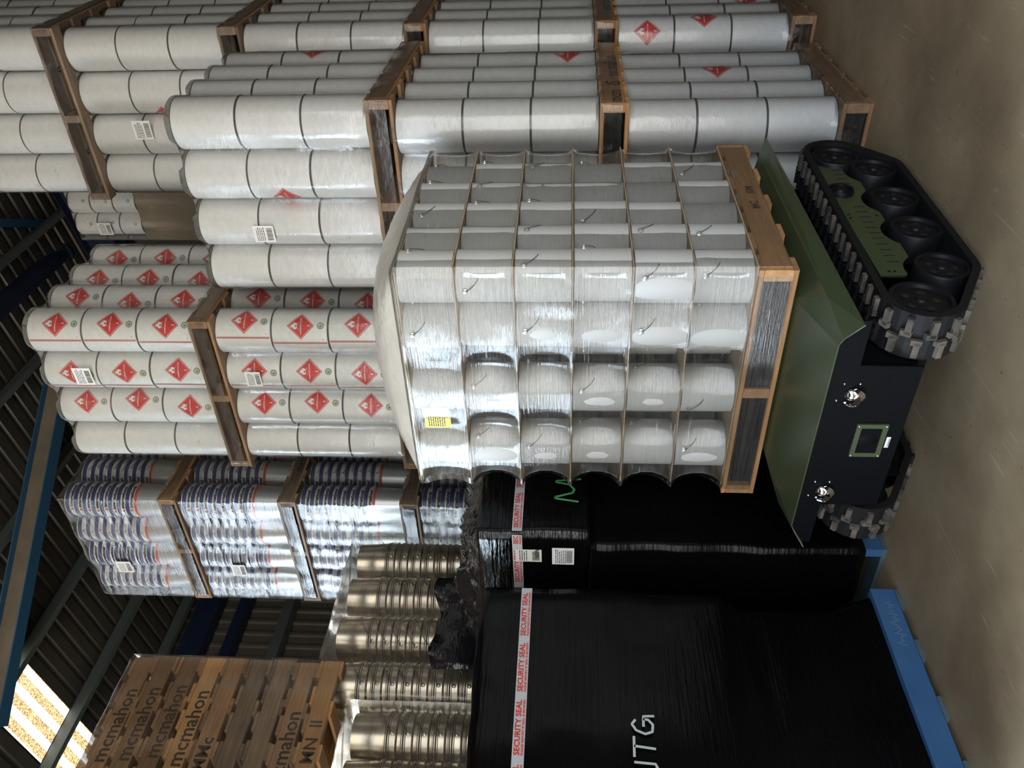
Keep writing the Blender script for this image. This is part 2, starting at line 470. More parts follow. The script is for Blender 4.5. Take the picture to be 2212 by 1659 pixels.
b = MB(); b.box((-16, -3.6, -.12), (9.1, 14, 0), CONCRETE); tag(b.build('floor'), kind='structure')
b = MB()
for x0, x1 in ((-6.0, -1.2), (-.6, 4.1), (4.7, 9.0)):
    prof = sheet_run(x0, x1); n = len(prof)
    b.add([(x, y, roof_z(y) + o) for y in (-3.9, 9.1) for x, o in prof], [(i, i + 1, n + i + 1, n + i) for i in range(n - 1)], SHEET)
tag(b.build('ceiling'), kind='structure')
roof_strip('window_1', 4.1, 4.7, SKYL)
roof_strip('window_2', -1.2, -.6, SKYL)

# back wall (facing the camera from X = 9) with vertical ribs
b = MB(); prof = sheet_run(-3.5, 9.0); n = len(prof)
b.add([(9 - o, y, z if z == 0 else roof_z(y)) for z in (0, 1) for y, o in prof], [(i + 1, i, n + i, n + i + 1) for i in range(n - 1)], WALLS)
tag(b.build('wall_back'), kind='structure')
# left wall: sheeted from X = 2 to the back, doorway before that
b = MB(); prof = sheet_run(2.0, 9.0); n = len(prof)
b.add([(x, 9 - o, z) for z in (0, 6.65) for x, o in prof], [(i, i + 1, n + i + 1, n + i) for i in range(n - 1)], WALLS)
b.box((-6, 8.97, 6.2), (2, 9, 6.65), WALLS)
tag(b.build('wall_left'), kind='structure')
b = MB(); b.box((.6, -3.6, 0), (9, -3.5, 8.95), WALLS); b.box((-6, -3.6, 4.8), (.6, -3.5, 8.95), WALLS); tag(b.build('wall_right'), kind='structure')
b = MB(); b.box((-6.1, -3.5, 4.9), (-6, 9, 6.6), WALLS)
b.add([(-6.05, -3.5, 6.6), (-6.05, 9, 6.6), (-6.05, -3.5, 8.9)], [(0, 1, 2)], WALLS); tag(b.build('wall_front'), kind='structure')


def beam(name, p, q, w, h, m, flange=.012, parent=None, m2=None):
    """I-section between two points"""
    p, q = Vector(p), Vector(q); t = (q - p).normalized(); sdir = t.cross(Vector((0, 0, 1))).normalized(); u = sdir.cross(t)
    L = (q - p).length
    mx_ = Matrix(((t.x, sdir.x, u.x, p.x), (t.y, sdir.y, u.y, p.y), (t.z, sdir.z, u.z, p.z), (0, 0, 0, 1)))
    b = MB()
    b.box((0, -w / 2, -h / 2), (L, w / 2, -h / 2 + flange), m, mx_); b.box((0, -w / 2, h / 2 - flange), (L, w / 2, h / 2), m, mx_)
    b.box((0, -flange / 2, -h / 2 + flange), (L, flange / 2, h / 2 - flange), m2 or m, mx_)
    return b.build(name, parent)


def struct(o): return tag(o, kind='structure')


k = 1
for y in (8.75, 7.9, 6.9, 5.9, 4.9, 3.9, 2.9, 1.9, .9, -.1, -1.1, -2.1, -3.1):   # purlins under the sheets, along X
    z = roof_z(y) - .01; b = MB()
    b.box((-5.9, y - .004, z - .17), (8.9, y + .004, z), PURL); b.box((-5.9, y - .07, z - .175), (8.9, y + .004, z - .166), PURL)
    b.box((-5.9, y - .004, z - .012), (8.9, y + .07, z - .004), PURL)
    struct(b.build('trim_%d' % k)); k += 1
for x in (8.62, -5.6):                                                          # portal rafters along the slope
    struct(beam('trim_%d' % k, (x, -3.4, roof_z(-3.4) - .40), (x, 8.9, roof_z(8.9) - .40), .22, .42, STEELBLUE)); k += 1
for y in (8.8, 4.6, -.5):                                                        # back wall columns
    b = MB(); z1 = roof_z(y) - .62
    b.box((8.5, y - .1, 0), (8.515, y + .1, z1), STEELBLUE); b.box((8.8, y - .1, 0), (8.815, y + .1, z1), STEELBLUE); b.box((8.515, y - .005, 0), (8.8, y + .005, z1), STEELBLUE)
    struct(b.build('trim_%d' % k)); k += 1
for z, m, hh in ((6.30, STEELBLUE, .30), (5.82, STEELBLUE, .13), (5.20, PURL, .13), (4.4, PURL, .13), (3.4, PURL, .13), (2.4, PURL, .13), (1.2, PURL, .13)):   # girts on the left wall
    b = MB(); b.box((2.05, 8.76, z - hh / 2), (8.45, 8.95, z + hh / 2), m); struct(b.build('trim_%d' % k)); k += 1
for z in (7.0, 5.5, 4.0, 2.5, 1.0):                                             # girts on the back wall
    b = MB(); b.box((8.84, -3.4, z - .07), (8.96, 8.7, z + .07), PURL); struct(b.build('trim_%d' % k)); k += 1
for x in (2.1, 5.3, 8.35):                                                      # left wall columns
    b = MB(); b.box((x - .1, 8.60, 0), (x + .1, 8.75, 6.1), STEELBLUE); struct(b.build('trim_%d' % k)); k += 1

o = beam('diagonal_tie_beam', (6.88, 4.72, 6.85), (3.9, 6.9, 6.82), .16, .22, STEELBLUE2, m2=BEIGE)
tag(o, 'long blue and beige steel brace running diagonally under the roof', 'beam')
b = MB(); b.tube([(8.6, 4.39, 7.62), (7.5, 4.22, 7.40), (5.0, 3.83, 6.9)], .105, STEELBLUE, 24); b.lathe([(.15, 0), (.15, .02)], STEELBLUE, 24, Matrix.Translation((8.5, 4.37, 7.60)) @ Matrix.Rotation(-pi / 2, 4, 'Y'))
tag(b.build('round_roof_strut'), 'thick round dark blue strut pipe under the roof', 'pipe')
b = MB(); b.box((0, -.045, -.05), (4, .045, .05), STEELBLUE2, Matrix.Translation((8.55, 4.02, 7.60)) @ Matrix.Rotation(pi + math.atan2(4.02, 8.55) + .012, 4, 'Z') @ Matrix.Rotation(.03, 4, 'Y'))
tag(b.build('square_roof_brace'), 'light blue square steel brace beside the round roof pipe', 'beam')


# ================================================================ pallets
PM = {}


def pallet(name, loc, woods, label, group='timber pallets under the loads', rz=0, W=1.165, D=1.165, stamp=None, blue=False, fresh=None, h=.145, patch=0):
    """bearers run along X; seven deck boards and five bottom boards run along Y"""
    root = empty(name, loc, rz); tag(root, label, 'pallet', group)
    wb, wd = woods
    bh = h - .040

    def shared(key, fn):
        key = (key, wb.name, wd.name, h)
        if key not in PM:
            q = MB(); fn(q); PM[key] = q.mesh(key[0])
        return PM[key]
    bm_ = shared('bearer', lambda q: q.rbox((0, 0, 0), (W, .048, bh), wb, .004))
    # boards are modelled along X in their own space so the grain runs with them
    dm = shared('deck_board', lambda q: q.rbox((0, 0, 0), (D, .118, .020), wd, .003))
    bb = shared('bottom_board', lambda q: q.rbox((0, 0, 0), (D, .098, .020), wd, .003))
    for y in (0, D / 2 - .024, D - .048):
        place(bm_, 'bearer', root, (0, y, .020))
    for i in range(0 if blue else 7):
        x = .118 + i * (W - .118) / 6
        place(dm, 'deck_board', root, (x, 0.001, h - .020), (0, 0, pi / 2))
    for i in range(5):
        x = .098 + i * (W - .098) / 4
        place(bb, 'bottom_board', root, (x, 0.001, 0), (0, 0, pi / 2))
    if patch:
        q = MB(); q.box((.012, .06, .024), (.016, patch, h - .024), DARKF); q.build('black_film_sheet', root)
    if stamp:
        for txt, x0, sz in stamp:
            vs, fs, w = text2d(txt, sz, .018); q = MB(); q.mapped((vs, fs), on_front(x0, -.0012, .020 + (bh - sz * .72) / 2), STENCIL)
            q.build('stencilled_mark', root)
    return root


PINE = (WOOD, WOOD); ORANGE = (WOODO, WOODO); OLD = (WOODD, WOODD); BLUE = (WOODB, TEAL)


# ================================================================ stretch film shells
def wrap_shell(W_, D_, z0, z1, inset, m, name='stretch_wrap', top=True, seg=14, zs=None, noise_amp=.004, zdip=None, seed=0, faces='FLBR', rtop=.03, crf=None):
    """closed sheet around a rectangular load; inset(side, s, t) pulls the sheet inward
    side F: y=0 face, L: x=0 face, B: y=D face, R: x=W face; s along the face 0..1"""
    outline = []
    nF = max(8, int(W_ * seg * 2)); nL = max(8, int(D_ * seg * 2))
    for i in range(nF): outline.append(('F', i / nF))
    for i in range(nL): outline.append(('R', i / nL))
    for i in range(nF): outline.append(('B', i / nF))
    for i in range(nL): outline.append(('L', i / nL))
    if zs is None: zs = [z0 + (z1 - z0) * i / 24 for i in range(25)]
    vs = []; n = len(outline); e = .007
    rows = [(z, 0.0) for z in zs]
    if top: rows += [(z1 + rtop * sin(a), rtop * (1 - cos(a))) for a in (radians(30), radians(60), radians(90))] + [(z1 + rtop, .14), (z1 + rtop - .004, .35)]
    for z, extra in rows:
        zz = min(z, z1)
        for side, s in outline:
            d = inset(side, s, zz) + extra - e
            if side == 'F': x, y = s * W_, d
            elif side == 'R': x, y = W_ - d, s * D_
            elif side == 'B': x, y = (1 - s) * W_, D_ - d
            else: x, y = d, (1 - s) * D_
            # round the corners
            x = min(max(x, extra - e), W_ - extra + e); y = min(max(y, extra - e), D_ - extra + e)
            cr, rr = crf(zz) if crf else (.04, .04)
            rr += e
            for cx, cyy in ((0, 0), (W_, 0), (0, D_), (W_, D_)):
                dx, dy = abs(x - cx), abs(y - cyy)
                if dx < cr and dy < cr:
                    vx, vy = cr - dx, cr - dy; L = sqrt(vx * vx + vy * vy)
                    if L > rr - extra:
                        f = (rr - extra) / L; vx *= f; vy *= f
                        x = cx + (cr - vx) * (1 if cx == 0 else -1); y = cyy + (cr - vy) * (1 if cyy == 0 else -1)
            nv = noise.noise_vector(Vector((x * 6 + seed, y * 6, z * 9))) * noise_amp
            dz = zdip(side, s, z) if zdip else 0
            vs.append((x + abs(nv.x) * (1 if x > W_ / 2 else -1), y + abs(nv.y) * (1 if y > D_ / 2 else -1), z + dz))
    fs = []
    for j in range(len(rows) - 1):
        for i in range(n):
            k2 = (i + 1) % n
            fs.append((j * n + i, j * n + k2, (j + 1) * n + k2, (j + 1) * n + i))
    if top:
        vs.append((W_ / 2, D_ / 2, z1 + rtop)); c = len(vs) - 1; j = (len(rows) - 1) * n
        fs += [(j + i, j + (i + 1) % n, c) for i in range(n)]
    b = MB(); b.add(vs, fs, m, True)
    me = b.mesh(name)
    return me


def sticker(parent, mapfn, w, h, rows=5, name='paper_label', bars=True, rnd=1, m=None):
    """paper label with printed lines and a barcode"""
    q = MB(); vs, fs = rect2(0, 0, w, h); q.mapped((vs, fs), mapfn, m or PAPER)
    f2 = lambda x, y: tuple(Vector(mapfn(x, y)) + NRM * .0008)
    a = Vector(mapfn(0, 0)); bx = Vector(mapfn(.01, 0)) - a; by = Vector(mapfn(0, .01)) - a
    NRM = bx.cross(by).normalized()
    R = random.Random(rnd)
    y = h * .9
    for i in range(rows):
        y -= h * .085
        x = w * .08
        while x < w * .8:
            l = R.uniform(.04, .16) * w; q.mapped(rect2(x, y, min(x + l, w * .92), y + h * .035), f2, BLACKINK); x += l + w * .03
    if bars:
        x = w * .12
        while x < w * .85:
            l = R.uniform(.006, .02) * w; q.mapped(rect2(x, h * .08, x + l, h * .36), f2, BLACKINK); x += l + R.uniform(.008, .02) * w
    return q.build(name, parent)


# ================================================================ drums, pails and their stacks
def drum_mesh(name, r, h, m, rim=.006, seg=40):
    q = MB()
    q.lathe([(r - .012, .0015), (r - .002, .0015), (r - .001, rim), (r - .001, h - rim), (r - .002, h - .0015), (r - .012, h - .0015)], m, seg)
    return q.mesh(name)


def chime_mesh(r, h, rim=.006, m=None, seg=40):
    q = MB(); m = m or RIM
    for z0, z1 in ((0, rim),):
        q.lathe([(r - .012, z0 + .0005), (r - .001, z0), (r + .0012, (z0 + z1) / 2), (r - .001, z1), (r - .012, z1 - .0005)], m, seg, cap=False)
    return q.mesh('chime')


def grid_diamond(hd, n=10):
    vs = []; fs = []
    for j in range(n + 1):
        for i in range(n + 1):
            u, v = i / n, j / n
            vs.append(((u - v) * hd, (u + v - 1) * hd))
    for j in range(n):
        for i in range(n):
            a = j * (n + 1) + i; fs.append((a, a + 1, a + n + 2, a + n + 1))
    return vs, fs


def diamond_mesh(r, zc, hd=.074):
    """red flammable-liquid diamond printed round a drum, centred on angle 0"""
    q = MB(); c1 = on_cyl(r, 0, zc, .0006); c2 = on_cyl(r, 0, zc, .0013)
    q.mapped(grid_diamond(hd), c1, RED)
    a = hd * .90
    cs = [(a, 0), (0, a), (-a, 0), (0, -a)]
    for i in range(4):
        p, p2 = Vector(cs[i]), Vector(cs[(i + 1) % 4])
        q.mapped(ribbon([tuple(p.lerp(p2, t / 8)) for t in range(9)], .0022), c2, PWHITE)
    fl = [(-.012, .018), (-.019, .028), (-.016, .040), (-.010, .036), (-.009, .048), (-.002, .058), (.001, .048), (.007, .053), (.008, .040), (.015, .042), (.018, .030), (.012, .018)]
    fl = [(x * hd / .074, y * hd / .074) for x, y in fl]
    cxx, cyy = 0, .034 * hd / .074
    vs = [(cxx, cyy)] + fl
    q.mapped((vs, [(0, i, i % len(fl) + 1) for i in range(1, len(fl) + 1)]), c2, PWHITE)
    q.mapped(rect2(-.006, .022, .004, .034), on_cyl(r, 0, zc, .0018), RED)
    q.mapped(rect2(-.021, .013, .021, .0155), c2, PWHITE)
    vs, fs, w = text2d('FLAMMABLE LIQUID', .0115, .02); q.mapped(([(x - w / 2, y - .005) for x, y in vs], fs), c2, PWHITE)
    vs, fs, w = text2d('3', .024, .02); q.mapped(([(x - w / 2, y - .058) for x, y in vs], fs), c2, PWHITE)
    return q.mesh('hazard_diamond')


def badge_mesh(r, zc, R_=.019):
    q = MB()
    for rad, m, e in ((R_, BADGEW, .0007), (R_ * .86, GREENB, .0012), (R_ * .60, BADGEW, .0017), (R_ * .38, BLACKINK, .0022)):
        vs = [(0, 0)] + [(rad * cos(i * pi / 8 + .2), rad * sin(i * pi / 8 + .2)) for i in range(16)]
        q.mapped((vs, [(0, i, i % 16 + 1) for i in range(1, 17)]), on_cyl(r, 0, zc, e), m)
    q.mapped(rect2(-.002, -.004, .005, .006), on_cyl(r, 0, zc, .0027), BADGEW)
    return q.mesh('round_badge')


def seam_mesh(r, h):
    q = MB()
    for x, w, m in ((-.007, .0045, RED), (-.001, .003, mat('brown_print', (.25, .10, .06), .4)), (.004, .0012, RED)):
        q.mapped(rect2(x, .010, x + w, h - .010), on_cyl(r, 0, 0, .0007), m)
    q.mapped(([(.02, .03), (.028, .03), (.024, .037)], [(0, 1, 2)]), on_cyl(r, 0, 0, .0007), RED)
    return q.mesh('side_seam_stripe')


CR, CH, CP, C0 = .139, .352, .286, .1535
ME_CAN = drum_mesh('white_drum', CR, CH, WHITE); ME_CHIME = chime_mesh(CR, CH)
ME_DIA = diamond_mesh(CR - .001, .168, .084); ME_BADGE = badge_mesh(CR - .001, .045, .024); ME_SEAM = seam_mesh(CR - .001, CH)
LAY3 = ['bottom layer', 'middle layer', 'top layer']


def poslabel(i, j):
    if i == 0 and j == 0: return 'near corner'
    return '%s along %s face' % (ORD[i or j], 'left' if i == 0 else 'right')


def can_inset(z_can, z_top, c0=C0, pitch=CP, r=CR, dv=.034, W_=1.165):
    base = W_ / 2 * 0 + c0 - r

    def f(side, s, z):
        x = s * W_
        w = min(1, max(0, (z - z_can + .02) / .05))
        if x < c0 or x > W_ - c0: d = base
        else: d = base + dv * sin(pi * (x - c0) / pitch) ** 2
        return d * w
    return f


def can_wrap(name, loc, zbot, nlay, m, label, group, seed=0, ptop=.03, ch=CH, c0=C0, pitch=CP, r=CR, W_=1.165, dv=.034, ph=.145, amp=.004):
    z1 = ph + nlay * ch + .006
    zs = [zbot, ph * .6, ph - .012, ph + .02, ph + .06] + [ph + .06 + (z1 - ph - .06) * i / 14 for i in range(1, 15)]
    ins = can_inset(ph, z1, c0, pitch, r, dv, W_)
    crf = lambda z: (c0, r) if z > ph + .01 else (.03, .03)
    me = wrap_shell(W_, W_, zbot, z1, ins, m, zs=zs, seg=20, seed=seed, noise_amp=amp, rtop=ptop, crf=crf,
                    zdip=lambda side, s, z: -.03 * (ins(side, s, z) > c0 - r + dv * .5) * max(0, (z - (z1 - .02)) / .05) if z > z1 - .02 else 0)
    o = place(me, 'stretch_wrap', None, loc); tag(o, label, 'plastic wrap', group)
    return o


def can_stack(origin, tiers, tierwords, stackword, faces, group, kind='plain', film_m=None, pal=PINE, stamps={}):
    """each tier: (dx, dy, z, layers); faces: tier index -> list of (i, j)"""
    for t, (X0, Y0, z, nl) in enumerate(tiers):
        tw = tierwords[t]
        pallet('timber_pallet', (X0, Y0, z), pal[t] if isinstance(pal, list) else pal,
               'timber pallet under the drums of the %s, %s' % (tw, stackword), stamp=stamps.get(t), patch=.30 if (t < 2 and stackword == 'front right stack') else 0)
        for l in range(nl):
            for i, j in faces[t]:
                x = X0 + C0 + i * CP; y = Y0 + C0 + j * CP
                look = {'plain': 'plain white drum', 'dia': 'white drum with red diamond'}[kind]
                jit = random.Random(t * 100 + l * 10 + i * 4 + j * 7)
                th = atan2(-y, -x) + jit.uniform(-.12, .12)
                o = place(ME_CAN, 'white_drum', None, (x + jit.uniform(-.002, .002), y + jit.uniform(-.002, .002), z + .145 + l * CH), (0, 0, th))
                tag(o, '%s, %s, %s, %s, %s' % (look, LAY3[l], poslabel(i, j), tw, stackword), 'drum', group)
                place(ME_CHIME, 'bottom_chime', o); place(ME_CHIME, 'top_chime', o, (0, 0, CH - .006))
                if kind == 'dia' and not (i == 0 and j == 3):
                    off = jit.uniform(-.1, .15) + (.22 if j == 0 else -.15)
                    place(ME_DIA, 'hazard_diamond', o, None, (0, 0, off)); place(ME_BADGE, 'round_badge', o, None, (0, 0, off - .03 + jit.uniform(-.06, .06)))
                    if j in (0, 1): place(ME_SEAM, 'side_seam_stripe', o, None, (0, 0, off - .78))
                elif kind == 'plain' and (t, l, i, j) in PLAIN_DIAS.get(stackword, {}):
                    place(ME_DIA, 'hazard_diamond', o, None, (0, 0, PLAIN_DIAS[stackword][(t, l, i, j)]))
        can_wrap('stretch_wrap', (X0, Y0, z), .035, nl, film_m, 'clear plastic wrap round the drums, %s, %s' % (tw, stackword), 'clear wraps round the drum pallets', seed=t * 3)


PLAIN_DIAS = {'front right stack': {(0, 0, 4, 0): 0, (0, 2, 1, 0): -1.0, (1, 0, 0, 1): -1.35, (1, 2, 0, 1): -1.3, (1, 1, 0, 2): -1.3, (2, 1, 0, 1): -1.35, (0, 1, 2, 0): 1.25, (1, 0, 3, 0): 1.2, (2, 1, 3, 0): 1.3},
              'rear right stack': {(0, 2, 0, 0): .25, (0, 1, 0, 0): 1.05, (0, 0, 2, 0): .9, (3, 1, 0, 1): -1.35}}
ALL = [(0, j) for j in range(4)] + [(i, 0) for i in range(1, 4)]
RIGHT = [(i, 0) for i in range(4)]
can_stack(None, [(4.144, 1.330, 0, 3), (4.115, 1.300, 1.2, 3), (4.130, 1.272, 2.4, 3)],
          ['floor pallet', 'second pallet up', 'third pallet up'], 'front right stack', [ALL, ALL, ALL], 'plain white drums', film_m=FILMA,
          pal=[PINE, ORANGE, PINE], stamps={1: [('mcm', .02, .10), ('IS', .30, .11), ('mcmahon', .46, .105)]})
can_stack(None, [(5.41, 1.20, 0, 3), (5.40, 1.20, 1.2, 3), (5.39, 1.19, 2.4, 3), (5.38, 1.185, 3.6, 3), (5.34, 1.16, 4.8, 3)],
          ['floor pallet', 'second pallet up', 'third pallet up', 'fourth pallet up', 'top pallet'], 'rear right stack', [RIGHT, RIGHT, RIGHT, ALL, ALL],
          'plain white drums', film_m=FILMA, pal=[PINE, ORANGE, PINE, OLD, OLD], stamps={1: [('mcmahon', .3, .105)]})
can_stack(None, [(4.04, 2.545, 2.45, 3), (4.04, 2.545, 3.65, 3)], ['lower pallet', 'upper pallet'], 'centre stack', [ALL, ALL],
          'white drums with red diamonds', kind='dia', film_m=FILMC, pal=[PINE, PINE])


# paper stickers on the films
def paper(label, fn, w, h, rnd):
    o = sticker(None, fn, w, h, rnd=rnd, name='paper_label')
    tag(o, label, 'label', None)
    return o


paper('white paper barcode label on wrap of the third pallet up, front right stack', on_cyl(CR + .012, 0, 0) if 0 else on_left(4.126, 2.06, 3.16), .10, .12, 3)
paper('white paper barcode label on wrap of the fourth pallet up, rear right stack', on_left(5.376, 1.90, 4.36), .13, .13, 4)
paper('white paper barcode label on wrap of the upper pallet with red diamonds', on_left(4.036, 3.02, 4.52), .13, .12, 5)
paper('white paper barcode label on wrap of the lower pallet with red diamonds', on_left(4.036, 3.02, 3.42), .11, .10, 6)


# ---------------------------------------------------------------- black wrapped loads
def black_load(name, x0, y0, x1, y1, z0, z1, m, label, amp=.012, rad=.018, seed=0, nx=26, ny=26, nz=30, sag=None, cat='wrapped load', build=True, parent=None):
    """stretch-wrapped block with soft edges and lumpy faces"""
    cx, cyy, cz = (x0 + x1) / 2, (y0 + y1) / 2, (z0 + z1) / 2; hx, hy, hz = (x1 - x0) / 2, (y1 - y0) / 2, (z1 - z0) / 2
    q = MB()

    def pt(u, v, w):
        p = Vector((u * hx, v * hy, w * hz))
        c = Vector((max(-hx + rad, min(hx - rad, p.x)), max(-hy + rad, min(hy - rad, p.y)), max(-hz + rad, min(hz - rad, p.z))))
        d = p - c
        if d.length > 1e-6: p = c + d.normalized() * rad
        n = noise.noise_vector(Vector((p.x * 2.1 + seed, p.y * 2.1, p.z * 3.3)))
        n2 = noise.noise_vector(Vector((p.x * 9 + seed, p.y * 9, p.z * 14)))
        p = p + n * amp * 1.4 + n2 * amp * .35
        if sag: p = sag(p, hx, hy, hz)
        return (cx + p.x, cyy + p.y, cz + p.z)
    g = lambda k, n: -1 + 2 * k / n
    for axis, (na, nb) in enumerate(((ny, nz), (nx, nz), (nx, ny))):
        for sgn in (-1, 1):
            vs = []
            for a in range(na + 1):
                for b_ in range(nb + 1):
                    A, B = g(a, na), g(b_, nb)
                    vs.append(pt(*((sgn, A, B) if axis == 0 else (A, sgn, B) if axis == 1 else (A, B, sgn))))
            fs = []
            for a in range(na):
                for b_ in range(nb):
                    i = a * (nb + 1) + b_; f = (i, i + nb + 1, i + nb + 2, i + 1)
                    if (sgn == 1) != (axis != 1): f = f[::-1]
                    fs.append(f)
            q.add(vs, fs, m, True)
    me = q.mesh(name)
    bm = bmesh.new(); bm.from_mesh(me); bmesh.ops.remove_doubles(bm, verts=bm.verts, dist=1e-5); bmesh.ops.recalc_face_normals(bm, faces=bm.faces); bm.to_mesh(me); bm.free()
    for p in me.polygons: p.use_smooth = True
    o = place(me, name, parent)
    return tag(o, label, cat)


def taper_low(p, hx, hy, hz):           # the lower half is narrower than the box on top
    t = p.z / hz
    if t < -.22:
        f = min(1, (-.22 - t) / .12) * min(1, max(0, (t + 1) / .25)); p.x -= .05 * f * (1 if p.x > hx * .6 else 0); p.y += .045 * f * (1 if p.y < -hy * .6 else 0)
    return p


H1 = black_load('wrapped_load', 1.30, 3.012, 2.485, 4.17, .105, 1.885, BLACKW, 'tall black wrapped pallet load with seal tape on the nearest blue pallet', seed=3, sag=taper_low, nz=44)
pallet('blue_pallet', (1.335, 2.985, 0), BLUE, 'blue painted pallet under the tall black load nearest the camera', blue=True)
H2 = black_load('wrapped_load', 2.66, 2.915, 3.80, 4.06, .105, 1.39, BLACKW, 'black wrapped pallet load half hidden behind the tracked carrier', seed=11, rad=.008)
black_load('carton_top', 2.66, 2.84, 3.78, 4.04, 1.385, 1.93, BLACKS, None, seed=19, nz=18, amp=.010, cat=None, parent=H2)
pallet('blue_pallet', (2.69, 2.935, 0), BLUE, 'blue painted pallet under the black load behind the carrier track', blue=True)


def crumple(name, x0, y0, x1, y1, z0, amp, label, seed, hump=.1, parent=None):
    q = MB(); n = 44; vs = []
    for i in range(n + 1):
        for j in range(n + 1):
            u, v = i / n, j / n
            x = x0 + (x1 - x0) * u; y = y0 + (y1 - y0) * v
            e = min(u, 1 - u, v, 1 - v) * 6; e = min(1, e)
            nz = abs(noise.noise(Vector((x * 7 + seed, y * 7, 0)))) + .5 * abs(noise.noise(Vector((x * 17 + seed, y * 17, 3))))
            vs.append((x + .02 * noise.noise(Vector((x * 9, y * 9, seed))), y, z0 + e * (hump * (.5 + .5 * v) + amp * nz) - (1 - e) * .06))
    fs = [(i * (n + 1) + j, (i + 1) * (n + 1) + j, (i + 1) * (n + 1) + j + 1, i * (n + 1) + j + 1) for i in range(n) for j in range(n)]
    q.add(vs, fs, BLACKW2, True)
    o = q.build(name, parent)
    return o


crumple('crumpled_top', 2.66, 2.86, 3.78, 4.05, 1.92, .10, None, 2.2, .12, H2)
q = MB(); vs = []
for i in range(15):
    t = i / 14; x = 2.75 + t * .62; y = 4.06 - .05 * t
    for k in range(3):
        vs.append((x, y + .012 * sin(t * 19 + k) + (k - 1) * .004, 1.98 + .14 * k + .03 * sin(t * 9) + .03 * t))
q.add(vs, [(i * 3 + k, i * 3 + k + 1, i * 3 + k + 4, i * 3 + k + 3) for i in range(14) for k in range(2)], BLACKW2, True)
o = q.build('loose_flap', H2); md = o.modifiers.new('s', 'SOLIDIFY'); md.thickness = .004
# hidden carriers of the upper stacks: wrapped loads that stand on the floor
for (a, lab) in (((2.72, 4.25, 3.93, 5.42, 0, 1.66), 'black wrapped load under the silver pails beside the second black load'),
                 ((1.46, 4.25, 2.66, 5.42, 0, 1.46), 'black wrapped load under the silver pails behind the nearest black load'),
                 ((4.06, 2.57, 5.18, 3.69, 0, 2.44), 'tall black wrapped load under the drums with red diamonds'),
                 ((4.38, 4.40, 5.47, 5.50, 0, 1.66), 'black wrapped load under the blue banded pails'),
                 ((6.7, 2.2, 7.85, 3.36, 0, 4.42), 'tall dark wrapped load at the back wall')):
    black_load('wrapped_load', *a, BLACKW, lab, nx=8, ny=8, nz=12, amp=.004, seed=a[0])


def seal_tape(parent, fn, length, h=.048, start=0.0):
    q = MB(); n = max(2, int(length / .1)); w = length / n
    for i in range(n): q.mapped(rect2(i * w, 0, (i + 1) * w, h), fn, SEALW)
    x = start; P = .272
    f2 = lambda x_, y_: tuple(Vector(fn(x_, y_)) + Vector(fn(0, 0) if 0 else (0, 0, 0)) + NV * .0012)
    a = Vector(fn(0, 0)); NV = (Vector(fn(1, 0)) - a).cross(Vector(fn(0, 1)) - a).normalized()
    while x < length - .01:
        for s_, size, y0 in (('SECURITY SEAL', .031, .020), ('PLEASE REPORT IF SEAL IS BROKEN', .0128, .005)):
            vs, fs, wd = text2d(s_, size, .03); k = .235 / wd
            vs2 = [(x + vx * k, y0 + vy) for vx, vy in vs]
            keep = [f for f in fs if all(0 <= vs2[i][0] <= length for i in f)]
            q.mapped((vs2, keep), f2, RED)
        x += P
    return q.build('security_tape', parent)


seal_tape(H1, on_front(1.30, 2.998, 1.653), 1.165, start=-.185)
seal_tape(H2, on_front(2.66, 2.826, 1.706), 1.12, start=.02)
seal_tape(H2, on_left(2.648, 4.04, 1.706), 1.20, start=.05)


def strokes(name, parent, fn, lines, w, m):
    q = MB()
    for ln in lines:
        pts = []
        for i in range(len(ln) - 1):
            for t in range(4): pts.append(tuple(Vector(ln[i]).lerp(Vector(ln[i + 1]), t / 4)))
        pts.append(ln[-1]); q.mapped(ribbon(pts, w), fn, m)
    return q.build(name, parent)


strokes('green_marker_letters', H2, on_front(2.87, 2.826, 1.41), [[(-.01, .03), (.01, .14), (.02, .145), (.05, .06), (.075, .05), (.11, .075), (.125, .14), (.135, .14), (.150, .015)], [(.20, .14), (.205, .0)]], .012, GLOVE)
strokes('white_marker_letters', H1, on_front(1.60, 2.996, 1.145), [[(0, .0), (.0, .10)], [(.0, .02), (.02, .0), (.045, .01), (.05, .09)], [(.07, .088), (.155, .085)], [(.115, .087), (.105, .004)],
        [(.225, .075), (.205, .09), (.18, .075), (.165, .04), (.175, .012), (.205, .008), (.225, .025), (.228, .045)], [(.195, .045), (.24, .043), (.242, .0)]], .010, PENW)
o = sticker(H2, on_left(2.644, 3.02, 1.615), .085, .125, rows=4, rnd=8, name='address_label', m=mat('cream_paper', (.74, .73, .66), .6))
q = MB(); vs, fs, w = text2d('NSW', .028, .02); q.mapped(([(x + .03, y + .012) for x, y in vs], fs), on_left(2.642, 3.02, 1.615), BLACKINK); q.build('address_label_text', H2)
sticker(H2, on_left(2.644, 3.035, 1.46), .115, .105, rows=6, rnd=9, name='shipping_label')


q = MB()      # worn white stencil on the blue bearer
for k_ in range(9):
    q.mapped(ribbon([(2.20 + .026 * k_, .055 + .012 * sin(k_ * 2)), (2.212 + .026 * k_, .085 + .012 * cos(k_ * 3)), (2.222 + .026 * k_, .060)], .008), on_front(0, 2.9838, 0), mat('faded_white_stencil', (.12, .20, .32), .7))
BP = [o for o in bpy.data.objects if o.name == 'blue_pallet'][0]
me = q.mesh('worn_white_stencil'); o = place(me, 'worn_white_stencil', BP, (-BP.location.x, -BP.location.y, 0))


